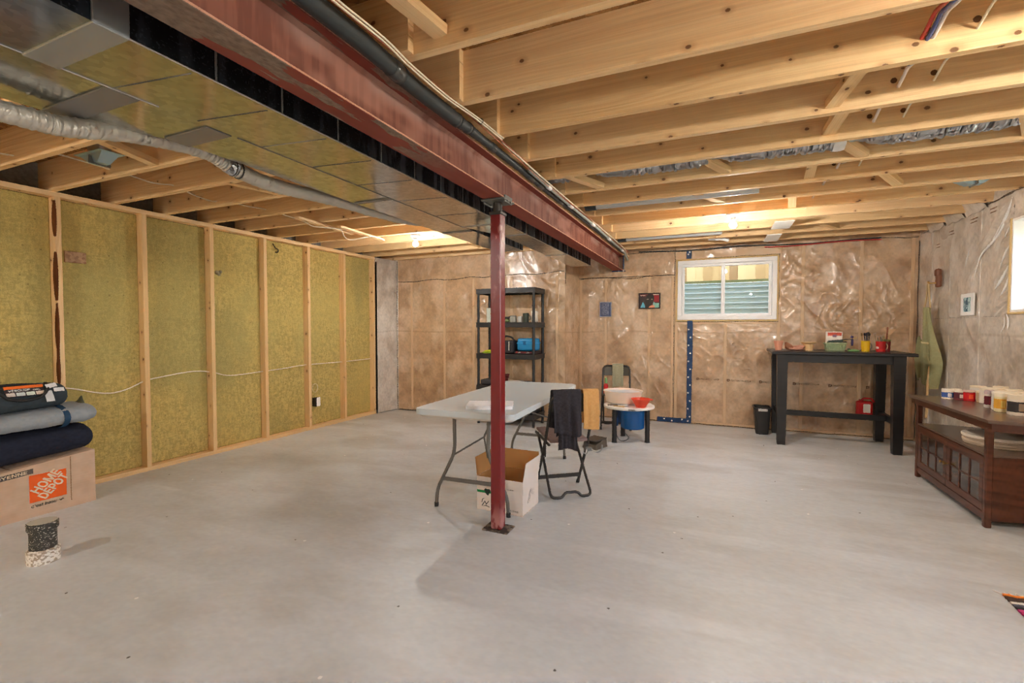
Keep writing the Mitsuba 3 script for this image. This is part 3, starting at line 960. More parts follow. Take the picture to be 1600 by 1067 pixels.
def f_gside(p, n, uv):
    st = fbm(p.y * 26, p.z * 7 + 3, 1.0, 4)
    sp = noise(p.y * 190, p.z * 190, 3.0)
    far = smoothstep(1.3, 2.6, p.y)  # near part darkened: dim reflections painted into the side colour
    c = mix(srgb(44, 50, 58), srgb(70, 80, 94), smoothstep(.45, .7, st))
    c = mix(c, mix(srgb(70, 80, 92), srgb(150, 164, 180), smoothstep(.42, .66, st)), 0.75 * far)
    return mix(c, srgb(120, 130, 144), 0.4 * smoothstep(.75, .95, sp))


mat('galvanised_side_shade', proc(f_gside), .38, metal=.85)
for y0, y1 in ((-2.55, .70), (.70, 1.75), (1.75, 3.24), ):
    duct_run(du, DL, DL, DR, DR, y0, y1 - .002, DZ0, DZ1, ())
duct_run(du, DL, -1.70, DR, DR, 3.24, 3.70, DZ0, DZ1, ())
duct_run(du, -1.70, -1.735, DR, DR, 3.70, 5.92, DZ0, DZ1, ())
part(du, 'end_cap', box(-1.735, DR, 5.92, 5.925, DZ0, DZ1), 'galvanised_dull')
# standing hems, S-locks and drive cleats
part(du, 'edge_hem', tube([(DR + .001, .775, DZ0), (DR + .001, 5.9, DZ0)], .0035, 6), 'zinc')
part(du, 'edge_hem', tube([(DL, -2.0, DZ0 - .001), (DL, 1.05, DZ0 - .001)], .0030, 6), 'zinc')
part(du, 'edge_hem', tube([(DL, 1.35, DZ0 - .001), (DL, 3.24, DZ0 - .001)], .0026, 6), 'zinc_dull')
part(du, 'drive_cleat', cat(cbox(DL - .004, DR + .010, .69, .775, DZ0 - .007, DZ0 + .001, .002), cbox(DR, DR + .010, .69, .775, DZ0 - .006, DZ1, .002)), 'cleat', label='pale folded joint band around the duct')
mat('cleat', srgb(176, 182, 186), .36, metal=.75)
for y in (3.24, 3.70, 4.9):
    part(du, 'drive_cleat', cat(cbox(-1.74 if y > 3.5 else DL, DR + .006, y - .016, y + .016, DZ0 - .004, DZ0 + .001, .001), cbox(DR, DR + .007, y - .016, y + .016, DZ0 - .004, DZ1, .001)), 'cleat')
for y in (1.02, 1.27, 1.55, 1.83, 2.10, 2.36, 2.62, 2.92, 3.08, 3.42, 3.58, 3.9, 4.1, 4.35, 4.62, 5.2, 5.45, 5.7):     # standing seams on the visible side
    part(du, 'side_seam', cbox(DR, DR + .003, y - .004, y + .004, DZ0, DZ1, .001), 'cleat')
for y in (.93, 1.20, 1.48, 1.76, 2.08, 2.44, 2.86):        # cross-break creases underneath
    m = cbox(0, .325, -.0025, .0025, -.0018, .0005, .0008)
    part(du, 'crease', moved(m, (DL + .01, y - .02, DZ0), 8), 'galvanised_dull')
rd = thing('return_duct', 'second sheet-metal duct along the left side of the main duct', 'duct')
RL, RR = -2.115, -1.842
for y0, y1, La, Lb in ((-2.55, .945, -2.38, -2.27), (.945, 1.28, -2.27, -2.12), (1.28, 2.36, -2.12, -2.13), (2.36, 4.50, -2.13, -2.115)):
    duct_run(rd, La, Lb, RR, RR, y0, y1 - .002, DZ0 + .004, DZ1, ())
part(rd, 'end_cap', box(RL, RR, 4.50, 4.504, DZ0 + .004, DZ1), 'galvanised_dull')
for y, w in ((.945, .05), (1.28, .05), (2.36, .014), (3.4, .014)):
    part(rd, 'drive_cleat', cat(cbox(-2.25 if y < 1 else RL - .005, RR - .004, y - w, y + w, DZ0 - .003, DZ0 + .004, .001)), 'cleat_grey')
mat('cleat_grey', srgb(136, 134, 132), .45, metal=.55)
for y in (3.5, 3.8, 4.1, 4.4):
    part(rd, 'side_seam', cbox(RR, RR + .004, y - .005, y + .005, DZ0, DZ1, .001), 'cleat')

# insulated flexible duct along the left edge
P = curve([(-2.215, .2, 2.02), (-2.215, .55, 2.025), (-2.215, .852, 2.043), (-2.215, .94, 2.051), (-2.215, 1.147, 2.103), (-2.215, 1.36, 2.135), (-2.215, 1.491, 2.136), (-2.215, 1.62, 2.10), (-2.215, 1.843, 2.083), (-2.215, 2.262, 2.111), (-2.215, 2.757, 2.127), (-2.215, 3.15, 2.163), (-2.23, 3.35, 2.22), (-2.28, 3.50, 2.32)], 30)
n = len(P)
rr = .0365 + .0012 * np.sin(np.arange(n) * 1.7) + NR.normal(0, .0014, n)
fx = thing('flexible_duct', 'foil-wrapped insulated flexible pipe running along the edge of the left duct', 'pipe')
part(fx, 'sleeve', tube(P, rr, 20), 'foil_wrap', True)
for i in (206, 212):
    part(fx, 'tie_band', tube([P[i] + .0385 * np.array([math.cos(a), 0, math.sin(a)]) for a in np.linspace(0, 2 * np.pi, 20)], .004, 6), 'steel_dark')
part(fx, 'joint_tape', tube(P[200:210], .040, 18), 'foil', True)

# ------------------------------------------------------------------ things along the beam's top flange
pi_ = thing('insulated_pipe', 'thick black foam-insulated pipe lying along the right edge of the beam', 'pipe')
P = curve([(-1.174, -1.2, 2.330), (-1.174, .2, 2.330), (-1.174, 1.11, 2.330), (-1.174, 1.36, 2.331), (-1.176, 1.67, 2.322), (-1.174, 1.98, 2.322), (-1.182, 2.14, 2.335), (-1.185, 2.27, 2.338), (-1.185, 2.75, 2.344), (-1.185, 3.66, 2.343), (-1.18, 4.6, 2.342), (-1.18, 5.6, 2.34), (-1.18, 6.55, 2.335)], 10)
rad = np.interp(P[:, 1], [1.0, 1.95, 2.1, 2.3, 3.2, 4.0], [.0345, .033, .027, .022, .020, .017])
part(pi_, 'foam_sleeve', tube(P, rad, 18), 'rubber_black', True)
for y in (1.52, 2.0, 2.12, 2.42, 2.95, 3.15, 3.7):
    i = int(np.argmin(abs(P[:, 1] - y)))
    part(pi_, 'tape_wrap', tube(P[i:i + 2] if y not in (1.52, 2.12) else P[i:i + 3], rad[i] + .003, 16), 'tape_shiny', True)
mat('tape_shiny', srgb(70, 72, 72), .2)
for k, (x, z, r) in enumerate(((-1.126, 2.362, .0035), (-1.129, 2.350, .003))):
    P = curve([(x + .004 * math.sin(3 * y + k), y, z - .004 - .008 * math.sin(2.1 * y + k)) for y in np.linspace(-1.2, 6.6, 26)], 4)
    solo('copper_pipe', ('thin copper line beside the black insulated pipe', 'second thin copper line tucked above the black insulated pipe')[k], 'pipe', tube(P, r, 8), 'copper', True)
P = curve([(-1.06, .3, 2.30), (-1.09, 1.0, 2.325), (-1.10, 1.15, 2.330), (-1.10, 1.38, 2.338), (-1.10, 1.53, 2.326), (-1.105, 1.81, 2.330), (-1.10, 2.05, 2.345), (-1.10, 2.19, 2.352), (-1.085, 2.28, 2.340), (-1.075, 2.34, 2.335)], 8)
pc = thing('cable_bundle', 'pair of cream cables sagging beside the black insulated pipe', 'cable')
part(pc, 'cable', tube(P + [.004, 0, .003], .0036, 8), 'cable_white', True)
part(pc, 'cable', tube(P - [.004, 0, .003], .0036, 8), 'cable_white', True)
part(pc, 'tie', tube([P[int(len(P) * .72)] + .013 * np.array([math.cos(a), 0, math.sin(a)]) for a in np.linspace(0, 6.28, 12)], .002, 5), 'steel_dark')
# pale pipes and fittings at the far end of the beam
P = curve([(-1.143, 2.9, 2.346), (-1.143, 3.4, 2.342), (-1.145, 4.0, 2.342), (-1.145, 4.8, 2.342), (-1.15, 5.6, 2.335), (-1.15, 6.4, 2.325), (-1.15, 6.7, 2.26)], 8)
gp = thing('water_pipe', 'grey-green water pipe with clamps along the far end of the beam', 'pipe')
part(gp, 'tube', tube(P, .013, 10), 'pipe_grey', True)
mat('pipe_grey', srgb(150, 160, 154), .4)
for i in (6, 14, 22, 30, 38):
    part(gp, 'clamp', tube(P[i:i + 2], .017, 10), 'white_vinyl')
P = curve([(-1.13, 2.45, 2.366), (-1.12, 3.0, 2.352), (-1.13, 4.0, 2.36), (-1.12, 5.0, 2.352), (-1.12, 6.2, 2.35), (-1.13, 6.66, 2.30)], 8)
solo('cable', 'white cable draped along the top right of the beam to the back wall', 'cable', tube(P, .005, 8), 'cable_white', True)

# blue tape where the beam meets the back wall, and other blue tape
mat('tape_blue', proc(lambda p, n, uv: mix(srgb(30, 66, 112), srgb(20, 46, 84), fbm(p.x * 30, p.y * 30, p.z * 30, 2))), .35)


def tape(label, quads, dots=(), group=None):
    t = thing('sheathing_tape', label, 'tape', group)
    part(t, 'strip', cat(*[cbox(*q, .0008) for q in quads]), 'tape_blue')
    for d in dots:
        part(t, 'printed_dot', moved(tube([(0, 0, 0), (0, -.002, 0)], .011, 12), d), 'white_paint')
    return t


tape('long vertical strip of blue tape with white dots below the window', [(-.355, -.292, YB - .021, YB - .018, .02, 1.40), (-.345, -.285, YB - .023, YB - .020, .75, 1.38)],
     [(-.325 + (-.012 if i % 2 else .012), YB - .0235, .10 + i * .1075) for i in range(12)])
tape('short horizontal strip of blue tape along the floor by the back wall', [(-.735, -.300, YB - .027, YB - .024, .008, .072)], [(-.64, YB - .027, .05), (-.54, YB - .027, .03), (-.41, YB - .027, .055), (-.335, YB - .027, .04)])
tape('small blue tape patch above the left end of the window', [(-.375, -.31, YB - .021, YB - .018, 2.235, 2.345)], [(-.35, YB - .0215, 2.29), (-.335, YB - .0215, 2.32)])
tape('blue tape wrapped around the end of the red beam', [(BX0 - .02, BX1 + .03, YB - .06, YB - .013, BZ0 - .012, BZ0 - .003), (BX1 + .005, BX1 + .012, YB - .09, YB - .01, BZ0 + .02, BZ1)], [(-1.27, YB - .055, BZ0 - .007), (-1.21, YB - .056, BZ0 - .006)])

# ------------------------------------------------------------------ round ducts and cables between the right-hand joists
P = curve([(-1.16, 3.385, 2.50), (-.8, 3.39, 2.492), (-.4, 3.40, 2.484), (0, 3.39, 2.480), (.4, 3.385, 2.482), (.8, 3.39, 2.478), (1.2, 3.38, 2.476), (1.55, 3.38, 2.48), (2.08, 3.38, 2.48)], 30)
n = len(P)
rr = .100 + .004 * np.sin(np.arange(n) * 1.9) + NR.normal(0, .0035, n)
for xb in (-.85, .0, .75, 1.55):
    g_ = np.exp(-((P[:, 0] - xb) / .09) ** 2)
    rr = rr * (1 - .2 * g_)
    P[:, 2] += .022 * g_
fd = thing('foil_duct', 'crinkled silver foil duct lying between two joists on the right', 'duct')
part(fd, 'sleeve', tube(P, rr, 28), 'foil', True)
part(fd, 'plastic_end', lathe([(.106, -.03), (.110, 0), (.106, .03)], 24).apply_transform(frame_to((.66, 3.385, 2.48), (0, 1, 0), (0, 0, 1))), 'white_vinyl')
for k, (x0, x1, y, z, r, lab) in enumerate(((-1.10, .30, 4.20, 2.425, .052, 'round grey vent pipe with a dark rubber end between the joists'), (-1.12, .05, 5.85, 2.41, .045, 'thin round vent pipe between the far joists'))):
    vp = thing('vent_pipe', lab, 'pipe')
    part(vp, 'tube', tube([(x0 + .09, y, z), (x1, y, z)], r, 24), 'vent_grey', 40)
    part(vp, 'coupling', tube([(x0, y, z), (x0 + .10, y, z)], r + .006, 24), 'rubber_black', 40)
mat('vent_grey', srgb(206, 208, 208), .35, metal=.3)
fh = thing('vent_fitting', 'white pipe elbow fitting under the joists above the window', 'fitting')
part(fh, 'elbow', tube(fillet([(-.1, 6.22, 2.395), (.05, 6.22, 2.385), (.13, 6.22, 2.355)], .04), .022, 14), 'white_vinyl', True)
part(fh, 'hanger', box(-.012, .012, 6.215, 6.225, 2.40, ZS), 'zinc_dull')
part(fh, 'collar', tube([(-.02, 6.22, 2.389), (.02, 6.22, 2.387)], .027, 14), 'white_vinyl', 40)


def holed_run(name, label, xs, y0, y1, z, r, m, sag=.02, n=1, cat_='cable'):
    P = [(xs + .01 * math.sin(2.3 * y), y, z - sag * abs(math.sin(math.pi * (y - y0) / .4095))) for y in np.linspace(y0, y1, int((y1 - y0) / .045))]
    return solo(name, label, cat_, tube(curve(P, 2), r, 8), m, True)


mat('pex_red', srgb(186, 54, 52), .35)
mat('pex_blue', srgb(66, 84, 140), .35)
mat('pex_white', srgb(226, 216, 210), .4)
holed_run('water_tube', 'red plastic water tube threaded through the joists on the right', .735, 1.0, 2.56, 2.47, .008, 'pex_red', .03, cat_='pipe')
holed_run('water_tube', 'blue plastic water tube beside the red one in the right-hand joists', .752, 1.0, 2.56, 2.462, .008, 'pex_blue', .03, cat_='pipe')
holed_run('water_tube', 'white plastic water tube beside the red and blue ones in the joists', .770, 1.0, 5.2, 2.465, .008, 'pex_white', .03, cat_='pipe')
holed_run('cable', 'white cable through the right-hand joists, right of the coloured water tubes', .900, 1.0, 4.0, 2.47, .005, 'cable_white', .035)
holed_run('cable', 'white cable through the joists nearest the right wall window', .80, 3.6, 5.6, 2.47, .005, 'cable_white', .03)
# drilled holes round the cables
for k in (0, 1, 2, 3, 4, 5, 6):
    y = yR(k) - .0385
    for x, z in ((.752, 2.47), (.90, 2.475)):
        if k > 4 and x > .8:
            continue
        part(ce, 'drilled_hole', lathe([(0, 0), (.012, 0), (.013, .001), (0, .001)], 16).apply_transform(frame_to((x + .01 * math.sin(2.3 * y), y, z), (1, 0, 0), (0, 0, 1))), 'hole_dark')
mat('hole_dark', srgb(92, 58, 30), .9)

# metal register boots in the joist bays
def boot(label, x, y, z):
    t = thing('register_boot', label, 'duct fitting')
    P = [(-.13, -.05, 0), (.13, -.05, 0), (.13, .05, 0), (-.13, .05, 0), (-.045, -.035, -.055), (.045, -.035, -.055), (.045, .035, -.055), (-.045, .035, -.055)]
    part(t, 'body', moved(hull(P), (x, y, z)), 'boot_metal')
    part(t, 'rib', moved(cbox(-.006, .006, -.06, .06, -.062, -.01, .002), (x, y, z)), 'zinc_dull')
    part(t, 'flange', moved(cbox(-.15, .15, -.07, .07, 0, .004, .001), (x, y, z)), 'boot_metal')
    part(t, 'stack', moved(tube([(0, 0, .0), (0, 0, .15)], .06, 20), (x, y, z)), 'zinc', 40)


mat('boot_metal', srgb(176, 206, 220), .28, metal=.75)
boot('shiny metal register boot between the joists in the upper left', -3.72, 1.76, 2.435)
boot('shiny metal register boot between the joists near the right wall', 1.76, 4.63, 2.435)

# loose boards and wires under the left joists
for (a, b, l) in (((-3.66, 3.28, 2.352), (-3.70, 4.06, 2.345), 'rough offcut board nailed under the left joists'), ((-3.56, 3.72, 2.345), (-3.60, 4.45, 2.335), 'second offcut board under the left joists, nearer the lamp')):
    m, uv = bar(a, b, .055, .022)
    solo('offcut_board', l, 'board', m, 'wood', uv=uv)
P = curve([(-4.4, 1.30, 2.44), (-4.2, 1.457, 2.42), (-4.1, 1.53, 2.41), (-3.93, 1.556, 2.43), (-3.93, 1.80, 2.43), (-3.92, 1.93, 2.42), (-3.89, 2.04, 2.405), (-3.905, 2.19, 2.40), (-3.90, 2.33, 2.42), (-3.95, 2.5, 2.40), (-4.0, 2.70, 2.40), (-3.94, 2.78, 2.42), (-3.88, 2.92, 2.40), (-3.90, 3.16, 2.42), (-3.75, 3.42, 2.36), (-3.70, 3.50, 2.32), (-3.66, 3.62, 2.325), (-3.62, 3.80, 2.335), (-3.66, 3.9, 2.28), (-3.66, 4.0, 2.265), (-3.58, 4.1, 2.30), (-3.55, 4.25, 2.335), (-3.58, 4.46, 2.33)], 6)
solo('cable', 'thin white cable looping under the left joists', 'cable', tube(P, .0050, 8), 'cable_white', True)
P = curve([(-4.775, 1.45, .90), (-4.775, 1.75, .86), (-4.775, 2.001, .822), (-4.775, 2.19, .762), (-4.772, 2.304, .744), (-4.772, 2.42, .765), (-4.774, 2.56, .822), (-4.775, 2.686, .843), (-4.774, 2.979, .872), (-4.775, 3.171, .849), (-4.772, 3.33, .80), (-4.772, 3.489, .793), (-4.775, 3.766, .804), (-4.775, 4.025, .813), (-4.775, 4.39, .834), (-4.775, 5.022, .830), (-4.775, 5.60, .839)], 8)
solo('cable', 'long white cable threaded through the studs of the left wall', 'cable', tube(P, .0055, 8), 'cable_white', True)
ob = thing('outlet_box', 'small white outlet box on a stud of the left wall', 'outlet box')
part(ob, 'box', cbox(-4.80, -4.735, 4.505, 4.575, .285, .395, .004), 'black_plastic')
part(ob, 'cover', cbox(-4.735, -4.729, 4.515, 4.575, .285, .400, .002), 'white_paint', label='white cover')
part(ob, 'wire', tube([(-4.79, 4.545 + .045 * math.cos(a), .52 + .055 * math.sin(a)) for a in np.linspace(-1.5, 4.6, 20)], .003, 6), 'cable_white')
pb = thing('plywood_scrap', 'small plywood scrap stuck on the insulation of the left wall', 'board')
part(pb, 'panel', cbox(-4.803, -4.788, 2.015, 2.155, 1.835, 1.925, .002), 'osb_pale')
solo('foam_blob', 'blob of dried foam on the left wall insulation', 'foam', cat(*[moved(trimesh.creation.icosphere(2, r), c) for r, c in ((.022, (-4.80, 3.27, 1.885)), (.018, (-4.80, 3.305, 1.895)), (.016, (-4.80, 3.29, 1.865)))]), col(150, 140, 112, .9), True)
solo('wire_hook', 'dark bent wire hooked on the insulation under the top plate', 'hook', tube(curve([(-4.80, 3.95, 2.30), (-4.785, 3.97, 2.25), (-4.785, 4.01, 2.235), (-4.785, 4.0, 2.20), (-4.785, 3.97, 2.20)], 5), .006, 6), 'steel_dark')
# wiring along the head of the back wall
for k, (z, lab, m) in enumerate(((2.352, 'black wiring stapled along the top of the back wall', 'rubber_black'), (2.335, 'red wiring stapled along the top of the back wall', 'pex_red'))):
    x0 = (-1.0, .55)[k]
    P = curve([(x, YB - .03 - .01 * k, z + .010 * math.sin(4.7 * x + k) - .006 * (x > .4)) for x in np.linspace(x0, 1.75, 22)], 4)
    solo('cable', lab, 'cable', tube(P, .007, 6), m, True)
# ------------------------------------------------------------------ placed things: parts are built in local coordinates and moved
class Place:
    def __init__(self, key, loc=(0, 0, 0), rz=0):
        self.key, self.M = key, np.eye(4)
        self.M[:3, :3] = rot((0, 0, 1), rz)[:3, :3]
        self.M[:3, 3] = loc

    def put(self, name, m, material, smooth=False, label=None, **kw):
        m = m.copy()
        m.apply_transform(self.M)
        return part(self.key, name, m, material, smooth, label=label, **kw)

    def sub(self, parent, name, m, material, smooth=False, label=None):
        m = m.copy()
        m.apply_transform(self.M)
        return part(parent, name, m, material, smooth, label=label)


def rect(w, h, r=0, n=6):
    p = shapely.box(-w / 2, -h / 2, w / 2, h / 2)
    return p.buffer(-r).buffer(r, quad_segs=n) if r else p


# ---- white folding table
t = Place(thing('folding_table', 'long pale grey plastic folding table in the middle of the room', 'table'), (-1.615, 3.645, 0), 2.6)
top = cat(prism(rect(.76, 1.815, .07, 10), .036, .700), prism(rect(.752, 1.807, .066, 10), .004, .736))
t.put('top', top, 'table_plastic')
t.put('apron', prism(rect(.70, 1.75, .05, 8).difference(rect(.66, 1.71, .04, 8)), .02, .682), 'table_edge')
for s in (-1, 1):
    yl = s * (.745 if s < 0 else .79)
    for x in (-1, 1):
        P = fillet([(x * .135, yl, .70), (x * .130, yl, .415), (x * .275, yl, .13), (x * .283, yl, .012)], .07, 8)
        L = t.put('leg', tube(P, .0125, 12), 'leg_grey', True)
        t.sub(L, 'foot_cap', tube([(x * .283, yl, .03), (x * .283, yl, .0)], .0155, 12), 'black_plastic', 40)
    t.put('crossbar', cat(cbox(-.235, .235, yl - .006, yl + .006, .198, .226, .002)), 'leg_grey')
    t.put('hinge_bar', tube([(-.30, yl, .672), (.30, yl, .672)], .012, 10), 'leg_grey', True)
    t.put('brace', tube([(-.128, yl, .40), (0, yl - s * .22, .485)], .0065, 8), 'leg_grey', True)
    t.put('brace', tube([(.128, yl, .40), (0, yl - s * .22, .485)], .0065, 8), 'leg_grey', True)
    t.put('brace', tube([(0, yl - s * .22, .485), (0, yl - s * .50, .685)], .008, 8), 'leg_grey', True)
bk = Place(thing('notebook', 'white closed notebook lying at the near end of the folding table', 'notebook'), (-1.475, 3.0, .740), 22)
bk.put('pages', cbox(-.16, .155, -.11, .11, .003, .022, .001), col(226, 226, 226, .7))
bk.put('cover', cat(cbox(-.165, .16, -.115, .115, .021, .025, .001), cbox(-.165, .16, -.115, .115, 0, .003, .001), cbox(-.167, -.162, -.115, .115, 0, .025, .001)), col(238, 240, 244, .4))

# ---- open cardboard carton under the table
c = Place(thing('cardboard_box', 'open white-printed cardboard carton under the folding table behind the post', 'box'), (-1.384, 3.102, 0), -1.5)
W, D, Hh = .36, .29, .24
th = .004
for nm, m in (('front_panel', box(-W / 2, W / 2, -D / 2, -D / 2 + th, 0, Hh)), ('back_panel', box(-W / 2, W / 2, D / 2 - th, D / 2, 0, Hh)),
              ('side_panel', box(-W / 2, -W / 2 + th, -D / 2, D / 2, 0, Hh)), ('side_panel', box(W / 2 - th, W / 2, -D / 2, D / 2, 0, Hh))):
    c.put(nm, m, 'cardboard_white')
c.put('bottom', box(-W / 2, W / 2, -D / 2, D / 2, .001, .005), 'cardboard_inside')
for nm, m in (('lining', box(-W / 2 + th, W / 2 - th, D / 2 - th - .001, D / 2 - th, .005, Hh)), ('lining', box(-W / 2 + th, -W / 2 + th + .001, -D / 2 + th, D / 2 - th, .005, Hh)), ('lining', box(W / 2 - th - .001, W / 2 - th, -D / 2 + th, D / 2 - th, .005, Hh)), ('lining', box(-W / 2 + th, W / 2 - th, -D / 2 + th, -D / 2 + th + .001, .005, Hh))):
    c.put(nm, m, 'cardboard_inside', label='bare brown cardboard inside')


def flap(hinge0, hinge1, out, mtl):
    h0, h1, o = (np.array(v, float) for v in (hinge0, hinge1, out))
    n = np.cross(h1 - h0, o)
    n = n / np.linalg.norm(n) * .0035
    q = [h0, h1, h1 + o * .98 + (h0 - h1) * .02, h0 + o * .98 + (h1 - h0) * .02]
    return hull(q + [v + n for v in q])


c.put('flap', flap((-W / 2, D / 2, Hh), (W / 2, D / 2, Hh), (0, .03, .14), 0), 'cardboard_inside')
c.put('flap', flap((W / 2, -D / 2, Hh), (W / 2, D / 2, Hh), (.02, .0, .135), 0), 'cardboard_white')
c.put('flap', flap((-W / 2, -D / 2, Hh), (-W / 2, D / 2, Hh), (-.03, .02, .13), 0), 'cardboard_inside')
yf = -D / 2 - .0008
c.put('print', box(-W / 2 + .001, -W / 2 + .15, yf, yf + .0006, .125, .143), col(28, 128, 70, .6), label='green printed band')
blot = shapely.union_all([shapely.Point(0, 0).buffer(.018), shapely.Point(.014, .008).buffer(.012), shapely.Point(-.013, .01).buffer(.011), shapely.Point(.002, -.016).buffer(.010)])
m = prism(blot, .0006)
m.apply_transform(frame_to((-W / 2 + .085, yf - .0005, .137), (1, 0, 0), (0, 0, 1)))
c.put('print', m, col(24, 46, 34, .6))
scr = shapely.union_all([shapely.LineString([(0, 0), (.02, .03), (.03, .01), (.05, .035)]).buffer(.0028), shapely.LineString([(.01, -.005), (.03, .002), (.055, -.008)]).buffer(.0022), shapely.LineString([(-.005, .02), (.0, .04), (.012, .05)]).buffer(.002)])
m = prism(scr, .0006)
m.apply_transform(frame_to((-W / 2 + .045, yf - .0003, .035), (1, 0, 0), (0, 0, 1)))
c.put('print', m, col(40, 34, 32, .6))
for s, h, x, z in (('ASSEMBLED', .011, -.06, .215), ('KITCHEN', .008, -.16, .18), ('THIS SIDE UP', .006, .055, .17), ('WINE', .006, .02, .178), ('ST PAUL', .012, .085, .022)):
    c.put('lettering', lettering(s, h, (x, yf, z), (1, 0, 0), (0, 0, 1)), col(52, 42, 38, .6))
m = prism(shapely.union_all([shapely.LineString([(-.07 + .01 * i, -.05 + .004 * (i % 3)), (-.02 + .006 * i, .03 + .006 * (i % 4)), (.06, -.02 + .01 * i)]).buffer(.0009) for i in range(6)]), .0006)
m.apply_transform(frame_to((W / 2 + .0002, 0, .11), (0, 1, 0), (0, 0, 1)))
c.put('print', m, col(160, 148, 140, .7))


# ---- metal folding chairs
def cloth(fn, nu=26, nv=60, d=.006):
    return thick(grid(fn, nu, nv), d)


def drape(x0, x1, zt, y, lf, lb, amp=.008, seed=0, r=.016, rag=.0, wig=7.0):
    """a cloth over a bar along x at height zt: lf hangs in front (-y), lb behind"""
    L = lf + lb + math.pi * r

    def fn(u, v):
        s = v * L
        x = x0 + (x1 - x0) * u
        yy, zz = np.zeros_like(s), np.zeros_like(s)
        a = s < lf
        b = (s >= lf) & (s < lf + math.pi * r)
        e = s >= lf + math.pi * r
        ang = (s[b] - lf) / r
        yy[a], zz[a] = -r, -(lf - s[a])
        yy[b], zz[b] = -r * np.cos(ang), r * np.sin(ang)
        yy[e], zz[e] = r, -(s[e] - lf - math.pi * r)
        hang = np.clip(-zz / .12, 0, 1)
        w = (np.sin(u * wig + seed) + .6 * np.sin(u * wig * 2.1 + 2 * seed + zz * 6)) * amp * (.25 + hang)
        n2 = meshkit.fbm(np.stack([u * 3 + seed, zz * 7, s * 0], 1), 3, 4) - .5
        sgn = np.where(s < lf + math.pi * r / 2, -1.0, 1.0)
        drop = rag * np.sin(u * 3.1 + seed) * np.clip(-zz, 0, 1)
        return np.stack([x + .01 * n2 * hang, y + yy + sgn * (np.abs(w) + .012 * np.abs(n2) * hang), zt + zz + drop], 1)
    return cloth(fn)


def folding_chair(label, loc, rz, cushion=True):
    """metal folding chair, front towards +y"""
    c = Place(thing('folding_chair', label, 'chair', ), loc, rz)
    hw = .185
    # back frame: one bent tube from front feet over the back top
    P = fillet([(-hw, .33, 0), (-hw + .005, .13, .36), (-hw + .01, .02, .62), (-hw + .01, -.03, .795), (hw - .01, -.03, .795), (hw - .01, .02, .62), (hw - .005, .13, .36), (hw, .33, 0)], .07, 8)
    c.put('back_frame', tube(P, .0115, 12), 'steel_dark', True)
    P = fillet([(-hw + .03, .37, .435), (-hw + .028, .22, .27), (-hw + .02, .0, .012), (-.08, -.012, .012), (-.05, .0, .045), (.05, .0, .045), (.08, -.012, .012), (hw - .02, 0, .012), (hw - .028, .22, .27), (hw - .03, .37, .435)], .05, 8)
    c.put('rear_leg', tube(P, .0105, 12), 'steel_dark', True)
    c.put('stretcher', cbox(-hw + .004, hw - .004, .272, .286, .07, .10, .002), 'steel_dark')
    c.put('seat_frame', cat(*[tube([(s * (hw - .022), .05, .405), (s * (hw - .022), .40, .435)], .010, 8) for s in (-1, 1)][:1]), 'steel_dark', True)
    c.put('seat_frame', tube([((hw - .022), .05, .405), ((hw - .022), .40, .435)], .010, 8), 'steel_dark', True)
    seat = rbox(-hw + .03, hw - .03, .05, .42, -.012, .014, .010)
    seat.apply_transform(rot((1, 0, 0), 4.5))
    seat.apply_translation((0, 0, .425))
    c.put('seat', seat, 'cushion_mauve' if cushion else 'seat_dark', 40)
    back = grid(lambda u, v: np.stack([(u - .5) * 2 * (hw - .012), -.028 + .02 * (1 - (2 * u - 1) ** 2) * -1 + .05 * (1 - v) * .6, .665 + .125 * v - .02 * (2 * u - 1) ** 4 * v], 1), 16, 6)
    c.put('backrest', thick(back, .006), 'seat_dark', True)
    for s in (-1, 1):
        c.put('foot', tube([(s * hw, .332, .0), (s * hw, .318, .025)], .014, 12), 'black_plastic', 40)
        c.put('hinge', cbox(s * (hw - .012) - .006, s * (hw - .012) + .006, .11, .16, .30, .40, .003), 'steel_dark')
    return c


mat('seat_dark', srgb(70, 68, 60), .4)
c1 = folding_chair('metal folding chair with a mauve seat, towels hanging over its back, beside the folding table', (-1.003, 3.44, 0), 37.6)
tw = Place(thing('towel', 'long charcoal towel, the lower of the two dark ones on the near chair back', 'towel'), (-1.003, 3.44, 0), 37.6)
tw.put('cloth', drape(-.125, .022, .805, -.03, .425, .33, .013, .4, .018, .05, 9.0), 'towel_black', True)
tw = Place(thing('towel', 'shorter charcoal towel folded over the longer one on the near chair back', 'towel'), (-1.003, 3.44, 0), 37.6)
tw.put('cloth', drape(-.172, .052, .812, -.033, .30, .28, .020, 2.0, .032, .07, 7.0), 'towel_black', True)
tw = Place(thing('towel', 'tan towel hanging at the right end of the near chair back', 'towel'), (-1.003, 3.44, 0), 37.6)
tw.put('cloth', drape(.070, .198, .812, -.03, .275, .24, .007, 5.0, .030, -.02, 5.0), 'towel_tan', True)
cl = Place(thing('spring_clamp', 'bent metal spring clamp on the side of the near folding chair', 'clamp'), (-1.003, 3.44, 0), 37.6)
cl.put('body', cbox(.14, .20, .06, .10, .335, .365, .004), 'zinc_dull')
cl.put('handle', tube(curve([(.19, .06, .35), (.225, .03, .33), (.25, .0, .36), (.245, -.02, .40)], 6), .005, 8), 'zinc')
cl.put('handle', tube(curve([(.15, .06, .35), (.125, .02, .33), (.10, .0, .345)], 6), .005, 8), 'zinc')

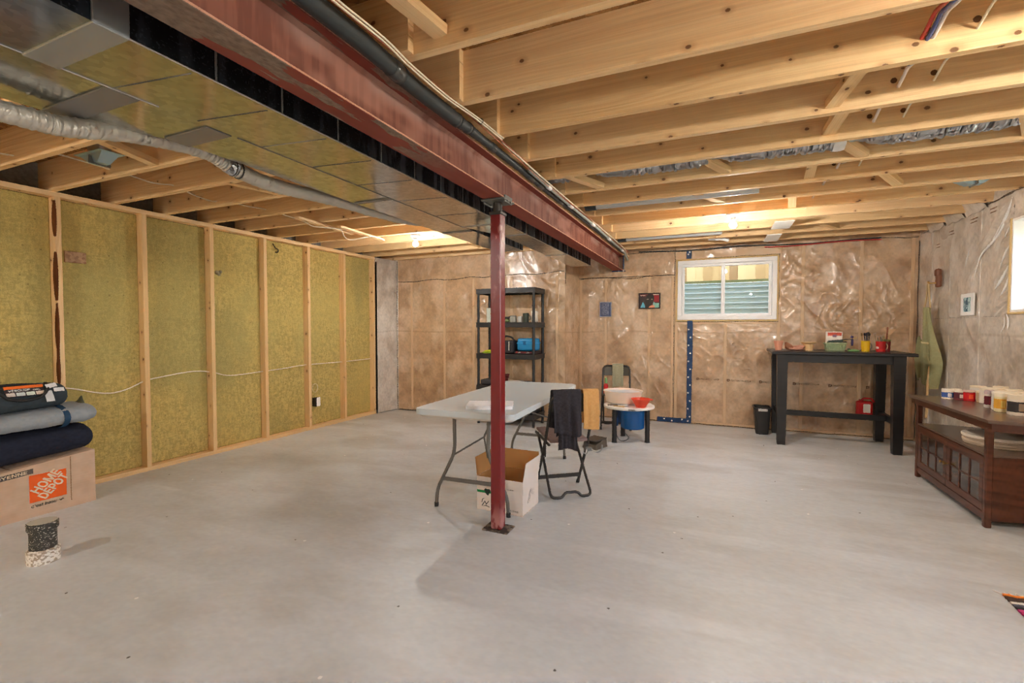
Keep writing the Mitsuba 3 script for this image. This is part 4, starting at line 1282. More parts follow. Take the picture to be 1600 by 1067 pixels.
c2 = folding_chair('black metal folding chair standing against the back wall behind the pottery wheel', (-1.215, 6.28, 0), 190, False)
tw = Place(thing('towel', 'sage green cloth over the back of the chair by the back wall', 'towel'), (-1.215, 6.28, 0), 190)
tw.put('cloth', drape(-.09, .055, .806, -.03, .24, .29, .006, 1.1, .018, .02), 'towel_sage', True)
rb = thing('bottle', 'small red bottle with a green cap on the black chair by the back wall', 'bottle')
part(rb, 'body', lathe([(0, .445), (.028, .445), (.030, .455), (.030, .56), (.014, .585), (0, .585)], 20, (-1.30, 6.03, 0)), col(196, 30, 36, .35), 40)
part(rb, 'cap', lathe([(0, .585), (.018, .585), (.018, .64), (.010, .66), (0, .66)], 20, (-1.30, 6.03, 0)), col(112, 150, 96, .5), 40)

# ---- pottery wheel
w = Place(thing('pottery_wheel', 'round white-topped pottery wheel with black legs in front of the back wall', 'pottery wheel'), (-.915, 5.49, 0), 0)
w.put('table_top', cat(lathe([(0, .385), (.275, .385), (.285, .390), (.288, .400), (.285, .412), (.275, .416), (0, .416)], 48)), col(240, 236, 228, .35), 40)
for a in (-128, -8, 118, 60):
    x, y = .215 * math.cos(math.radians(a)), .215 * math.sin(math.radians(a))
    if a == 60:
        continue
    L = w.put('leg', tube([(x, y, 0), (x, y, .388)], .027, 18), 'black_plastic', 40)
    w.sub(L, 'foot', tube([(x, y, 0), (x, y, .012)], .030, 18), 'rubber_black', 40)
w.put('motor_housing', lathe([(0, .148), (.120, .148), (.132, .158), (.138, .385), (0, .385)], 32, (.045, -.01, 0)), col(18, 88, 152, .4), 40, label='blue drum below the table top')
w.put('wheel_head', lathe([(0, .416), (.15, .416), (.15, .432), (0, .432)], 32, (-.075, .06, 0)), 'zinc', 40)
w.put('bracket', cat(box(-.16, -.12, -.02, .0, .16, .385), box(-.12, -.08, -.015, .0, .2, .385)), col(24, 60, 110, .5))
w.put('cord', tube(curve([(-.11, -.05, .36), (-.13, -.10, .2), (-.11, -.12, .06), (-.05, -.16, .02), (.02, -.12, .05), (-.04, -.05, .10)], 6), .004, 6), 'rubber_black', True)
w.put('lettering', lettering('bako', .022, (.045, -.284, .392), (.985, .17, 0), (0, 0, 1), .001, True), col(30, 30, 34, .5))
sp = thing('splash_pan', 'wide cream splash pan on the pottery wheel', 'pan')
prof = [(.186, .432), (.194, .436), (.222, .556), (.228, .560), (.228, .566), (.218, .566), (.212, .556), (.186, .446), (0, .446)]
part(sp, 'pan', lathe([(0, .432)] + prof, 48, (-1.0, 5.58, 0)), col(238, 218, 198, .35), 40)
part(sp, 'water', lathe([(0, .548), (.208, .548)], 40, (-1.0, 5.58, 0)), col(214, 216, 222, .12), True, label='pale slurry inside')
bo = thing('bowl', 'orange-red plastic bowl at the front of the pottery wheel', 'bowl')
part(bo, 'bowl', lathe([(0, .417), (.052, .417), (.056, .425), (.104, .505), (.110, .512), (.104, .514), (.098, .508), (.050, .430), (0, .427)], 36, (-.760, 5.35, 0)), col(226, 72, 40, .35), 40)
part(bo, 'rim_spout', moved(cbox(-.02, .02, -.012, .012, .495, .513, .004), (-.655, 5.375, 0), 10), col(226, 72, 40, .35))
for k, (x, y, a, l, cc, lab) in enumerate(((-1.075, 5.345, 18, .11, (70, 52, 40), 'dark clay tool lying on the pottery wheel'), (-.99, 5.285, -12, .13, (196, 160, 110), 'wooden clay knife lying on the pottery wheel'), (-.93, 5.30, 30, .09, (150, 150, 150), 'metal trimming tool lying on the pottery wheel'))):
    m = hull([(-l / 2, -.006, 0), (l / 2, -.010, 0), (l / 2, .010, 0), (-l / 2, .006, 0), (-l / 2, -.004, .010), (l / 2, -.006, .012), (l / 2, .006, .012), (-l / 2, .004, .010)])
    solo('clay_tool', lab, 'clay tool', moved(m, (x, y, .4165), a), col(*cc, .5))
fp = thing('foot_pedal', 'grey foot pedal of the pottery wheel on the floor', 'pedal')
part(fp, 'base', moved(hull([(-.09, -.11, 0), (.09, -.11, 0), (.09, .11, 0), (-.09, .11, 0), (-.08, -.10, .05), (.08, -.10, .05), (.08, .10, .10), (-.08, .10, .10)]), (-1.20, 5.02, 0), -20), col(92, 84, 74, .5))
part(fp, 'tread', moved(cbox(-.085, .085, -.11, .11, 0, .014, .003), (-1.20, 5.02, .086), -20, rx=0), col(70, 64, 58, .5))

# ---- waste bin
wbn = thing('waste_bin', 'small black waste bin on the floor left of the black table', 'bin')
b0, b1 = rect(.135, .20, .03), rect(.185, .26, .04)
rin = 12


def loft(p0, z0, p1, z1):
    a = np.array(p0.exterior.coords)[:-1]
    b = np.array(p1.exterior.coords)[:-1]
    k = len(a)
    V = np.vstack([np.c_[a, np.full(k, z0)], np.c_[b, np.full(k, z1)]])
    F = [(i, (i + 1) % k, k + (i + 1) % k) for i in range(k)] + [(i, k + (i + 1) % k, k + i) for i in range(k)]
    return trimesh.Trimesh(V, F, process=False)


wall = loft(b0, 0.004, b1, .318)
inner = loft(rect(.125, .19, .028), 0.008, rect(.176, .25, .038), .318)
inner.invert()
part(wbn, 'body', moved(cat(wall, inner, prism(b0, .004, .002)), (.535, 6.52, 0)), 'black_plastic', 40)
part(wbn, 'rim', moved(prism(rect(.20, .275, .045).difference(rect(.172, .245, .036)), .020, .312), (.535, 6.52, 0)), 'black_plastic')
part(wbn, 'liner', moved(cat(cbox(-.05, .05, -.14, -.125, .29, .322, .003), rbox(-.06, .06, -.09, .09, .20, .285, .03)), (.535, 6.52, 0)), col(190, 188, 186, .5), label='grey liner bag showing over the rim')

# ---- tall black table
bt = Place(thing('bar_table', 'tall black wooden table by the right end of the back wall', 'table'), (1.207, 6.24, 0), -.8)
bt.put('top', cbox(-.625, .66, -.335, .44, 1.012, 1.045, .006), 'black_wood')
bt.put('apron', cat(cbox(-.50, .50, -.275, -.25, .925, 1.012, .002)), 'black_wood')
bt.put('apron', cat(cbox(-.50, .50, .355, .38, .925, 1.012, .002)), 'black_wood')
for x in (-.52, .52):
    bt.put('apron', cbox(x - .012, x + .012, -.25, .36, .925, 1.012, .002), 'black_wood')
    for y in (-.255, .365):
        bt.put('leg', cat(hull([(x + sx * a, y + sy * a, z) for z, a in ((1.012, .052), (.05, .042), (0, .038)) for sx in (-1, 1) for sy in (-1, 1)])), 'black_wood')
    bt.put('side_rail', cbox(x - .018, x + .018, -.22, .33, .285, .355, .003), 'black_wood')
bt.put('front_rail', cbox(-.49, .50, .03, .068, .285, .345, .003), 'black_wood')

# ------------------------------------------------------------------ things on the black table (top at 1.045)
ZT = 1.0455


def jarlike(name, label, cat_, x, y, z, prof, m, n=28, group=None, smooth=40):
    return solo(name, label, cat_, lathe([(r, z + h) for r, h in prof], n, (x, y, 0)), m, smooth, group)


jarlike('flower_pot', 'terracotta pot at the left end of the black table', 'pot', .675, 6.27, ZT, [(0, 0), (.034, 0), (.044, .085), (.048, .085), (.050, .108), (.044, .108), (.042, .09), (.033, .01), (0, .01)], col(214, 150, 122, .7))
m = lathe([(0, 0), (.026, 0), (.060, .042), (.056, .044), (.024, .006), (0, .006)], 24)
solo('clay_dish', 'small brown clay dish leaning beside the terracotta pot', 'dish', moved(m, (.755, 6.24, ZT + .022), 30, 0, 48), col(150, 100, 72, .7), 40)
m = lathe([(0, 0), (.060, 0), (.088, .014), (.090, .022), (.084, .024), (.058, .008), (0, .008)], 32)
for i, (dz, a, lab) in enumerate(((0, 0, 'pinkish clay saucer at the bottom of the pair on the black table'), (.020, 9, 'pinkish clay saucer lying tilted on another saucer'))):
    solo('clay_saucer', lab, 'saucer', moved(m, (.853, 6.26, ZT + dz), 0, a * .6, -a), col(216 - 6 * i, 158 - 4 * i, 130, .7), 40)
jarlike('clay_pot', 'wide tan clay pot with a flared rim on the black table', 'pot', .975, 6.28, ZT, [(0, 0), (.050, 0), (.046, .02), (.052, .07), (.078, .092), (.076, .096), (.048, .074), (.042, .02), (0, .012)], col(212, 174, 122, .65))
pl = thing('planter_box', 'ribbed sage green planter box on the black table', 'planter')
pw = loft(rect(.17, .10, .012), ZT, rect(.205, .125, .014), ZT + .088)
part(pl, 'box', moved(cat(pw, prism(rect(.17, .10, .012), .004, ZT)), (1.235, 6.30, 0)), col(140, 156, 118, .5))
for i in range(13):
    x = 1.235 + (i - 6) * .0138
    part(pl, 'rib', hull([(x - .003 + s * 0, 6.30 - .0505 - dy, ZT + h) for s in (0,) for h, dy in ((.004, 0), (.082, .0125))] + [(x + .003, 6.30 - .0505 - dy, ZT + h) for h, dy in ((.004, 0), (.082, .0125))] + [(x, 6.30 - .0545 - dy, ZT + h) for h, dy in ((.004, 0), (.082, .0125))]), col(154, 168, 130, .5))
part(pl, 'rim', moved(prism(rect(.215, .135, .016).difference(rect(.195, .115, .012)), .010, ZT + .082), (1.235, 6.30, 0)), col(154, 168, 130, .5))
sb = thing('seed_box', 'small printed carton standing in the green planter box', 'box')
part(sb, 'carton', moved(cbox(-.075, .075, -.03, .03, 0, .205, .002), (1.228, 6.315, ZT + .012)), col(236, 224, 212, .6))
part(sb, 'print', moved(cat(box(-.066, .066, -.0308, -.030, .158, .195)), (1.228, 6.315, ZT + .012)), col(204, 84, 62, .6))
part(sb, 'print', moved(cat(box(-.018, .020, -.0312, -.0303, .142, .172)), (1.228, 6.315, ZT + .012)), col(132, 96, 116, .6))
pb2 = thing('tool_bundle', 'dark clay tools lying across the green planter box', 'tools')
for i, (x0, y0, z0, x1, y1, z1, r, cc) in enumerate(((1.16, 6.245, .110, 1.37, 6.23, .135, .005, (60, 56, 62)), (1.15, 6.25, .098, 1.30, 6.24, .118, .007, (70, 92, 78)), (1.18, 6.26, .10, 1.33, 6.235, .104, .006, (40, 44, 46)), (1.20, 6.25, .120, 1.29, 6.245, .090, .005, (86, 110, 90)), (1.30, 6.24, .115, 1.42, 6.225, .150, .003, (206, 176, 90)))):
    part(pb2, 'tool', cyl((x0, y0, ZT + z0), (x1, y1, ZT + z1), r, 8), col(*cc, .5))
pr_ = thing('ribbon_tool', 'purple loop-headed clay tool leaning out of the planter box', 'clay tool')
part(pr_, 'head', cyl((1.372, 6.228, ZT + .150), (1.382, 6.222, ZT + .166), .014, 14), col(62, 46, 96, .5))
part(pr_, 'grip', rbox(1.370, 1.392, 6.215, 6.235, ZT + .062, ZT + .138, .009), col(54, 42, 84, .5))
gd = thing('soap_dish', 'flat green dish with odds and ends on the black table', 'dish')
part(gd, 'dish', rbox(1.335, 1.435, 6.15, 6.22, ZT, ZT + .020, .009), col(112, 152, 92, .5), 40)
part(gd, 'sponge', rbox(1.33, 1.352, 6.16, 6.20, ZT + .018, ZT + .034, .007), col(60, 84, 64, .8))
part(gd, 'sponge', rbox(1.37, 1.41, 6.16, 6.20, ZT + .018, ZT + .026, .004), col(150, 178, 120, .8))


def tool_mug(key, x, y, r, h, m, handle_side, hm=None):
    part(key, 'cup', lathe([(0, ZT), (r * .9, ZT), (r, ZT + h), (r - .004, ZT + h), (r * .9 - .005, ZT + .006), (0, ZT + .006)], 28, (x, y, 0)), m, 40)
    part(key, 'handle', tube([(x + handle_side * (r + .018 * math.sin(a)) - handle_side * .003, y, ZT + h * .5 + h * .30 * math.cos(a)) for a in np.linspace(.05, 3.09, 12)], .005, 8), hm or m, True)


ym = thing('mug', 'bright yellow mug holding dark brushes on the black table', 'mug')
tool_mug(ym, 1.512, 6.27, .042, .112, col(236, 190, 34, .3), 1, col(96, 84, 80, .5))
part(ym, 'rim', lathe([(.041, ZT + .108), (.047, ZT + .112), (.041, ZT + .116)], 28, (1.512, 6.27, 0)), col(236, 190, 34, .3))
rm = thing('mug', 'red and white mug holding sculpting tools on the black table', 'mug')
tool_mug(rm, 1.648, 6.27, .045, .112, col(182, 26, 32, .3), 1, col(226, 206, 180, .4))
part(rm, 'band', lathe([(.0430, ZT + .012), (.0440, ZT + .012), (.0455, ZT + .030), (.0445, ZT + .030)], 28, (1.648, 6.27, 0)), col(200, 40, 40, .3))
part(rm, 'white_patch', cbox(1.600, 1.622, 6.226, 6.245, ZT + .03, ZT + .055, .004), col(230, 214, 206, .4))
gl = thing('mug', 'dark red mug with green rim right behind the red and white mug', 'mug')
tool_mug(gl, 1.716, 6.33, .036, .128, col(120, 34, 36, .3), -1)
part(gl, 'rim', lathe([(.035, ZT + .112), (.0375, ZT + .112), (.0378, ZT + .130), (.034, ZT + .130)], 28, (1.716, 6.33, 0)), col(110, 112, 60, .4))


def stick(key, nm, p0, p1, r, c, head=None):
    k = part(key, nm, cyl((p0[0], p0[1], ZT + p0[2]), (p1[0], p1[1], ZT + p1[2]), r, 8), col(*c, .55))
    return k


RR2 = random.Random(4)
for i in range(7):
    a = i * .9
    x, y = 1.512 + .02 * math.cos(a), 6.27 + .02 * math.sin(a)
    dx = RR2.uniform(-.03, .03)
    k = thing('paintbrush', f'{("dark brush leaning left", "black round brush", "short grey brush", "brown brush with a flat top", "tan brush leaning right", "thin dark brush", "dark stub of a brush")[i]} in the yellow mug', 'brush')
    c = ((50, 44, 60), (34, 34, 44), (110, 110, 110), (120, 84, 48), (156, 120, 70), (60, 50, 44), (44, 40, 40))[i]
    stick(k, 'handle', (x, y, .01), (x + dx, y, .165 + .05 * RR2.random()), .0045, c)
    part(k, 'head', rbox(x + dx - .008, x + dx + .008, y - .006, y + .006, ZT + .170, ZT + .196 + .02 * RR2.random(), .005), col(*[v * .8 for v in c], .8))
for i, (dx, h, c, lab) in enumerate(((-.055, .18, (150, 132, 104), 'loop tool leaning left in the red mug'), (-.03, .15, (86, 108, 86), 'green handled tool in the red mug'), (.0, .16, (96, 100, 92), 'grey needle tool in the red mug'), (.012, .135, (70, 90, 60), 'short green tool in the red mug'), (.025, .17, (170, 140, 100), 'wooden modelling tool in the red mug'))):
    k = thing('sculpting_tool', lab, 'clay tool')
    stick(k, 'handle', (1.648 + dx * .3, 6.27, .01), (1.648 + dx, 6.268, h), .004, c)
    part(k, 'tip', tube([(1.648 + dx + .009 * math.cos(a), 6.268, ZT + h + .010 + .012 * math.sin(a)) for a in np.linspace(-1.57, 4.6, 12)], .0018, 6), 'zinc')
for i, (dx, h, c, lab) in enumerate(((.02, .245, (124, 62, 40), 'reddish wooden stick standing tall in the dark red mug'), (-.015, .15, (110, 130, 90), 'short green stick in the dark red mug'))):
    k = thing('sculpting_tool', lab, 'clay tool')
    stick(k, 'handle', (1.70 + dx * .4, 6.33, .01), (1.70 + dx, 6.325, h), .006, c)
    part(k, 'tip', rbox(1.70 + dx - .008, 1.70 + dx + .008, 6.319, 6.333, ZT + h - .004, ZT + h + .02, .004), col(*[v * .9 for v in c], .6))
k = thing('scraper', 'clear plastic fan-shaped scraper behind the mugs at the right end of the black table', 'scraper')
part(k, 'blade', moved(hull([(-.045, 0, .05), (.045, 0, .05), (.055, 0, .07), (-.055, 0, .07), (-.045, .003, .05), (.045, .003, .05), (0, 0, .0), (0, .003, 0)]), (1.755, 6.38, ZT + .175)), col(206, 172, 134, .3))
part(k, 'stem', cyl((1.755, 6.382, ZT), (1.755, 6.382, ZT + .18), .005, 8), col(196, 160, 120, .4))

jr = thing('jerry_can', 'red plastic can with a white label hanging low behind the black table', 'can')
part(jr, 'body', cat(rbox(1.512, 1.668, 6.55, 6.63, .375 - .09, .455, .022)), col(178, 26, 30, .35), 40)
part(jr, 'neck', lathe([(0, .45), (.022, .45), (.022, .472), (0, .472)], 20, (1.56, 6.59, 0)), col(150, 20, 26, .35), 40)
part(jr, 'grip', tube(fillet([(1.56, 6.59, .452), (1.58, 6.59, .487), (1.66, 6.59, .487), (1.68, 6.59, .448)], .02), .010, 10), col(178, 26, 30, .35), True)
part(jr, 'label', cbox(1.572, 1.640, 6.5485, 6.5515, .325, .425, .001), col(226, 222, 214, .6), label='white paper label')
bt.put('back_rail', cbox(-.49, .50, .345, .40, .235, .284, .003), 'black_wood')

# ------------------------------------------------------------------ low dark brown corner cabinet
cb = thing('media_cabinet', 'low dark brown wooden cabinet with two glass doors by the right wall', 'cabinet')
FX = 1.632
Y0, Y1 = 3.985, 5.165     # near and far ends of the front
tp = Polygon([(1.578, 5.215), (1.612, 3.965), (1.79, 3.925), (2.085, 4.02), (2.085, 5.16)])
m = cat(prism(tp, .016, .697), prism(tp.buffer(-.006), .006, .691))
part(cb, 'top', m, 'espresso_top', label='smooth grey-brown top')
ap = Polygon([(FX - .012, Y1 + .02), (FX + .012, Y0 + .012), (1.80, 3.96), (2.06, 4.06), (2.06, 5.13)])
part(cb, 'apron', prism(ap.difference(ap.buffer(-.022)), .056, .636), 'espresso')
for y in (Y0 + .03, Y1 - .012):
    part(cb, 'post', cbox(FX - .010, FX + .028, y - .018, y + .018, 0, .655, .006), 'espresso')
    part(cb, 'post', cbox(2.03, 2.07, (4.09 if y < 4.5 else 5.07) - .022, (4.09 if y < 4.5 else 5.07) + .022, 0, .655, .006), 'espresso')
sh = Polygon([(FX - .004, Y1 - .01), (FX + .004, Y0 + .03), (2.05, 4.10), (2.05, 5.09)])
part(cb, 'shelf', prism(sh, .014, .462), 'espresso_top')
part(cb, 'floor_panel', prism(sh, .014, .055), 'espresso')
m = box(-.006, .006, 0, .40, .055, .462)


def wallpanel(p, q, z0, z1, th=.014):
    p, q = np.array(p, float), np.array(q, float)
    d = (q - p) / np.linalg.norm(q - p)
    n = np.array([-d[1], d[0]]) * th / 2
    return prism(Polygon([p + n, q + n, q - n, p - n]), z1 - z0, z0)


part(cb, 'side_panel', wallpanel((FX + .03, Y0 + .035), (2.045, 4.10), .045, .462), 'espresso')
part(cb, 'side_panel', wallpanel((FX + .03, Y1 - .02), (2.045, 5.085), .045, .462), 'espresso')
part(cb, 'back_panel', wallpanel((2.05, 4.10), (2.05, 5.09), .055, .60, .008), 'espresso')
part(cb, 'bottom_rail', cbox(FX - .002, FX + .018, Y0 + .05, Y1 - .03, .040, .092, .003), 'espresso')
scene['cabinet_glass'] = {'type': 'thindielectric', 'int_ior': 1.5}


def door(y0, y1, knob_y):
    d = part(cb, 'door', cat(cbox(FX - .006, FX + .014, y0, y1, .098, .150, .003), cbox(FX - .006, FX + .014, y0, y1, .400, .458, .003), cbox(FX - .006, FX + .014, y0, y0 + .052, .149, .401, .003), cbox(FX - .006, FX + .014, y1 - .052, y1, .149, .401, .003)), 'espresso', label='glazed door with small panes')
    for k in (1, 2):
        y = y0 + .052 + (y1 - y0 - .104) * k / 3
        part(d, 'muntin', cbox(FX - .004, FX + .008, y - .007, y + .007, .149, .401, .002), 'espresso')
    part(d, 'muntin', cbox(FX - .003, FX + .007, y0 + .05, y1 - .05, .270, .281, .002), 'espresso')
    for k in range(3):
        ya, yb = y0 + .052 + (y1 - y0 - .104) * k / 3, y0 + .052 + (y1 - y0 - .104) * (k + 1) / 3
        for z0, z1 in ((.15, .271), (.28, .40)):
            part(d, 'pane', box(FX + .002, FX + .0024, ya, yb, z0, z1), 'cabinet_glass')
    part(d, 'knob', cat(moved(lathe([(0, 0), (.005, 0), (.005, .014), (.011, .020), (.011, .028), (0, .031)], 16), (FX - .006, knob_y, .275), 0, 0, -90)), 'brass', 40)


door(Y0 + .056, 4.575, 4.605 - .055)
door(4.581, Y1 - .038, 4.605 + .005)
# clay bats stacked on the cabinet's inner shelf
for i, (x, y, r, h, cc) in enumerate(((1.852, 4.41, .184, .016, (190, 172, 152)), (1.850, 4.415, .186, .016, (206, 188, 168)), (1.850, 4.41, .184, .014, (182, 162, 142)), (1.849, 4.415, .189, .020, (224, 212, 198)))):
    z = .4765 + sum((.016, .016, .014, .020)[:i]) + .001 * i
    solo('wheel_bat', ('lowest round pale board in the stack inside the brown cabinet', 'second round pale board from the bottom in the cabinet stack', 'third round pale board from the bottom in the cabinet stack', 'topmost whitish round board of the stack in the brown cabinet')[i], 'board',
         lathe([(0, z), (r - .002, z), (r, z + .002), (r, z + h - .002), (r - .002, z + h), (0, z + h)], 48, (x, y, 0)), col(*cc, .6), 40, 'round boards stacked in the cabinet')

# jars on the cabinet top
ZC = .7135


def jar(name, label, x, y, r, h, body, lid=None, lab=None, waist=False, stripe=None, lh=.2):
    k = thing(name, label, 'jar', 'jars on the brown cabinet')
    hb = h * (1 - lh)
    part(k, 'body', lathe([(0, ZC), (r * .93, ZC), (r, ZC + .006), (r, ZC + hb - .008), (r * .9, ZC + hb), (0, ZC + hb)], 28, (x, y, 0)), col(*body, .3), 40)
    if lid:
        part(k, 'lid', lathe([(0, ZC + hb), (r * .97, ZC + hb), (r * 1.0, ZC + hb + .003), (r * 1.0, ZC + h - .003), (r * .95, ZC + h), (0, ZC + h)], 28, (x, y, 0)), col(*lid, .45), 40)
    if lab:
        a0 = math.atan2(-y, -x)
        zz0, zz1 = ZC + hb * .22, ZC + hb * .86
        A = np.linspace(a0 - 1.25, a0 + 1.25, 16)
        g = grid(lambda u, v: np.stack([x + (r + .0006) * np.cos(a0 + (u - .5) * 2.5), y + (r + .0006) * np.sin(a0 + (u - .5) * 2.5), zz0 + (zz1 - zz0) * v], 1), 16, 2)
        part(k, 'label', g, col(*lab, .5))
        if stripe:
            g = grid(lambda u, v: np.stack([x + (r + .0011) * np.cos(a0 + (u * .55 + .02) * 1.2), y + (r + .0011) * np.sin(a0 + (u * .55 + .02) * 1.2), zz0 + (zz1 - zz0) * (.12 + .72 * v)], 1), 10, 2)
            part(k, 'label_print', g, col(*stripe, .5))
    return k


W_ = (238, 228, 212)
jar('jar', 'small white jar with a blue label at the left of the jar row', 1.785, 5.03, .040, .082, W_, (240, 234, 222), (60, 90, 160), stripe=(230, 230, 236))
jar('jar', 'low cream jar right of the blue-labelled one', 1.85, 5.06, .036, .082, (226, 206, 170), W_)
jar('jar', 'purple-brown jar with a pale lid next to the red jar', 1.845, 4.985, .036, .074, (112, 50, 58), (230, 222, 208), (96, 40, 50), stripe=(206, 190, 190), lh=.14)
jar('jar', 'bright red jar with a red label in the jar row', 1.893, 4.955, .038, .085, (190, 30, 36), (220, 190, 180), (206, 24, 30), stripe=(236, 90, 50), lh=.16)
jar('tub', 'tall translucent white tub behind the red jar', 1.995, 5.07, .052, .112, (232, 226, 216), (240, 228, 200), lh=.12)
jar('tub', 'beige tub with a cream lid right of the red jar', 1.962, 4.905, .042, .092, (196, 172, 140), (240, 226, 196), lh=.2)
jar('tub', 'white tub right behind the beige one', 2.02, 4.91, .040, .09, W_, (240, 230, 206))
mj = jar('jar', 'slim jar with a maroon label and lilac cap in front of the white tubs', 1.872, 4.60, .027, .128, (222, 214, 206), (196, 178, 182), (98, 24, 38), stripe=(128, 36, 48), lh=.22)
jar('tub', 'white tub with a dark mark just left of the yellow jar', 1.880, 4.500, .034, .130, (236, 232, 226), (244, 238, 224), lh=.14)
jar('jar', 'yellow-labelled white jar in front of the jar row', 1.860, 4.415, .036, .132, (238, 224, 178), (246, 236, 214), (226, 168, 60), stripe=(238, 206, 110), lh=.2)
jar('tub', 'large tub with a black and brown label at the right of the cabinet top', 1.892, 4.275, .056, .140, (226, 214, 198), (240, 228, 204), (46, 42, 44), stripe=(150, 132, 112), lh=.22)
jar('jar', 'red-labelled jar at the right end of the cabinet top', 1.945, 4.165, .046, .135, (230, 160, 140), (240, 220, 190), (180, 50, 40), lh=.24)
ORD = ('first', 'second', 'third', 'fourth', 'fifth', 'sixth', 'seventh')
for i in range(14):
    x = 1.965 + .075 * (i % 2) + .006 * ((i * 5) % 3)
    y = 4.86 - .105 * (i // 2) + .02 * (i % 2)
    row = ('front', 'rear')[i % 2]
    jar('tub', f'cream-lidded tub, {ORD[i // 2]} from the window corner in the {row} of the two packed back rows', x, y, .045, .122 + .012 * ((i * 7) % 4) / 3, (236, 228, 214), (244, 232, 208), lh=.18)

# ------------------------------------------------------------------ things on the right wall
hk = thing('wall_hook', 'brown wooden hook plaque on the right wall holding the apron', 'hook')
part(hk, 'plaque', cat(rbox(2.055, 2.10, 6.11, 6.185, 1.83, 1.91, .02), rbox(2.06, 2.10, 6.10, 6.17, 1.72, 1.85, .016)), col(120, 76, 54, .5), 40)
part(hk, 'peg', tube([(2.06, 6.135, 1.765), (2.02, 6.165, 1.765), (2.005, 6.175, 1.785)], .008, 8), 'brass', True)
ap_ = thing('apron', 'pale green canvas apron hanging from the wall hook in the right corner', 'apron')


def apron_fn(u, v):
    # v 0 bottom .. 1 top of the bib; u across along the wall (y)
    z = .66 + .86 * v
    half = np.interp(v, [0, .1, .32, .55, .62, .8, 1.0], [.12, .16, .21, .15, .13, .10, .075])
    yc = np.interp(v, [0, .3, .6, 1.0], [6.17, 6.17, 6.20, 6.245])
    y = yc + (u - .5) * 2 * half
    fold = .034 * np.sin(u * 13 + 2.5 * v + 1.0) + .012 * np.sin(u * 27 + 5 * v)
    x = 2.035 + fold * (1 - .35 * v) - .02 * (1 - np.abs(2 * u - 1))
    low = .13 * np.clip(np.abs(u - .30) - .0, 0, 1) * (1 - v) ** 2
    return np.stack([x, y, z + low], 1)


part(ap_, 'body', thick(grid(apron_fn, 40, 40), .003), 'apron_green', True)
part(ap_, 'side_flap', thick(grid(lambda u, v: np.stack([2.02 + .02 * np.sin(u * 6 + v * 3), 6.36 + .12 * u * np.sin(3.14 * v) + .03 * v, .80 + .42 * v - .06 * u], 1), 14, 14), .003), 'apron_green', True)
part(ap_, 'pocket', thick(grid(lambda u, v: apron_fn(.22 + .6 * u, .36 + .20 * v) - np.array([.006, 0, 0]), 24, 12), .003), 'apron_green', True)
part(ap_, 'waist_band', thick(grid(lambda u, v: apron_fn(.12 + .80 * u, .55 + .022 * v) - np.array([.009, 0, 0]), 24, 4), .003), col(214, 204, 160, .9), True, label='cream band across the waist')
part(ap_, 'neck_strap', tube(curve([(2.03, 6.33, 1.50), (2.03, 6.27, 1.62), (2.012, 6.18, 1.775), (2.02, 6.16, 1.60), (2.03, 6.165, 1.51)], 8), .008, 6), col(206, 182, 136, .9), True)
part(ap_, 'tie', tube(curve([(2.03, 6.10, .98), (2.0, 6.07, .86), (1.995, 6.08, .70), (1.99, 6.06, .52), (1.985, 6.07, .38)], 8), .011, 6), col(222, 190, 142, .9), True, label='pale cloth tie hanging down behind the cabinet')
pc2 = thing('picture', 'small white-framed blue print on the right wall', 'picture')


def on_right(m, y0, z0):
    m = m.copy()
    m.apply_transform(frame_to((XR - .018, y0, z0), (0, -1, 0), (0, 0, 1)))
    return m


part(pc2, 'frame', on_right(cbox(0, .245, 0, .20, 0, .008, .002), 5.69, 1.418), col(240, 240, 238, .4))
part(pc2, 'print', on_right(box(.055, .19, .035, .165, .008, .0086), 5.69, 1.418), 'blue_print')
mat('blue_print', proc(lambda p, n, uv: mix(srgb(52, 92, 112), srgb(176, 204, 206), smoothstep(.4, .62, fbm(p.y * 30, p.z * 30, 0, 3)))), .5)

# ------------------------------------------------------------------ pictures on the back wall
s1 = thing('wall_sign', 'small navy sign covered in pale lettering on the back wall left of the framed photo', 'sign')
ZW = YB - .020


def on_back(m, x0, z0):
    m = m.copy()
    m.apply_transform(frame_to((x0, ZW, z0), (1, 0, 0), (0, 0, 1)))
    return m


part(s1, 'panel', on_back(cbox(0, .168, 0, .212, 0, .010, .002), -1.548, 1.464), col(60, 74, 112, .5))
part(s1, 'border', on_back(prism(shapely.box(0, 0, .168, .212).difference(shapely.box(.008, .008, .160, .204)), .011), -1.548, 1.464), col(168, 172, 190, .6))
rs = random.Random(3)
words = ['HOUSE', 'IN THIS', 'WE DO', 'REAL', 'LOVE', 'FAMILY', 'LAUGHTER', 'WE ARE', 'HUGS']
for i in range(9):
    z = .182 - i * .0195
    tx = words[i]
    part(s1, 'lettering', on_back(lettering(tx, .011, (.018 + .006 * (i % 3), z, .0102), (1, 0, 0), (0, 1, 0), .0006, True, width=.118 - .01 * (i % 3)), -1.548, 1.464), col(190, 194, 214, .6))
f1 = thing('framed_photo', 'black-framed photo of a dark figure on the back wall beside the window', 'picture')
w_, h_ = .290, .218
part(f1, 'frame', on_back(prism(shapely.box(0, 0, w_, h_).difference(shapely.box(.014, .014, w_ - .014, h_ - .014)), .016), -.997, 1.570), col(34, 22, 20, .4))
part(f1, 'print', on_back(box(.012, w_ - .012, .012, h_ - .012, .002, .004), -.997, 1.570), col(96, 40, 40, .3))
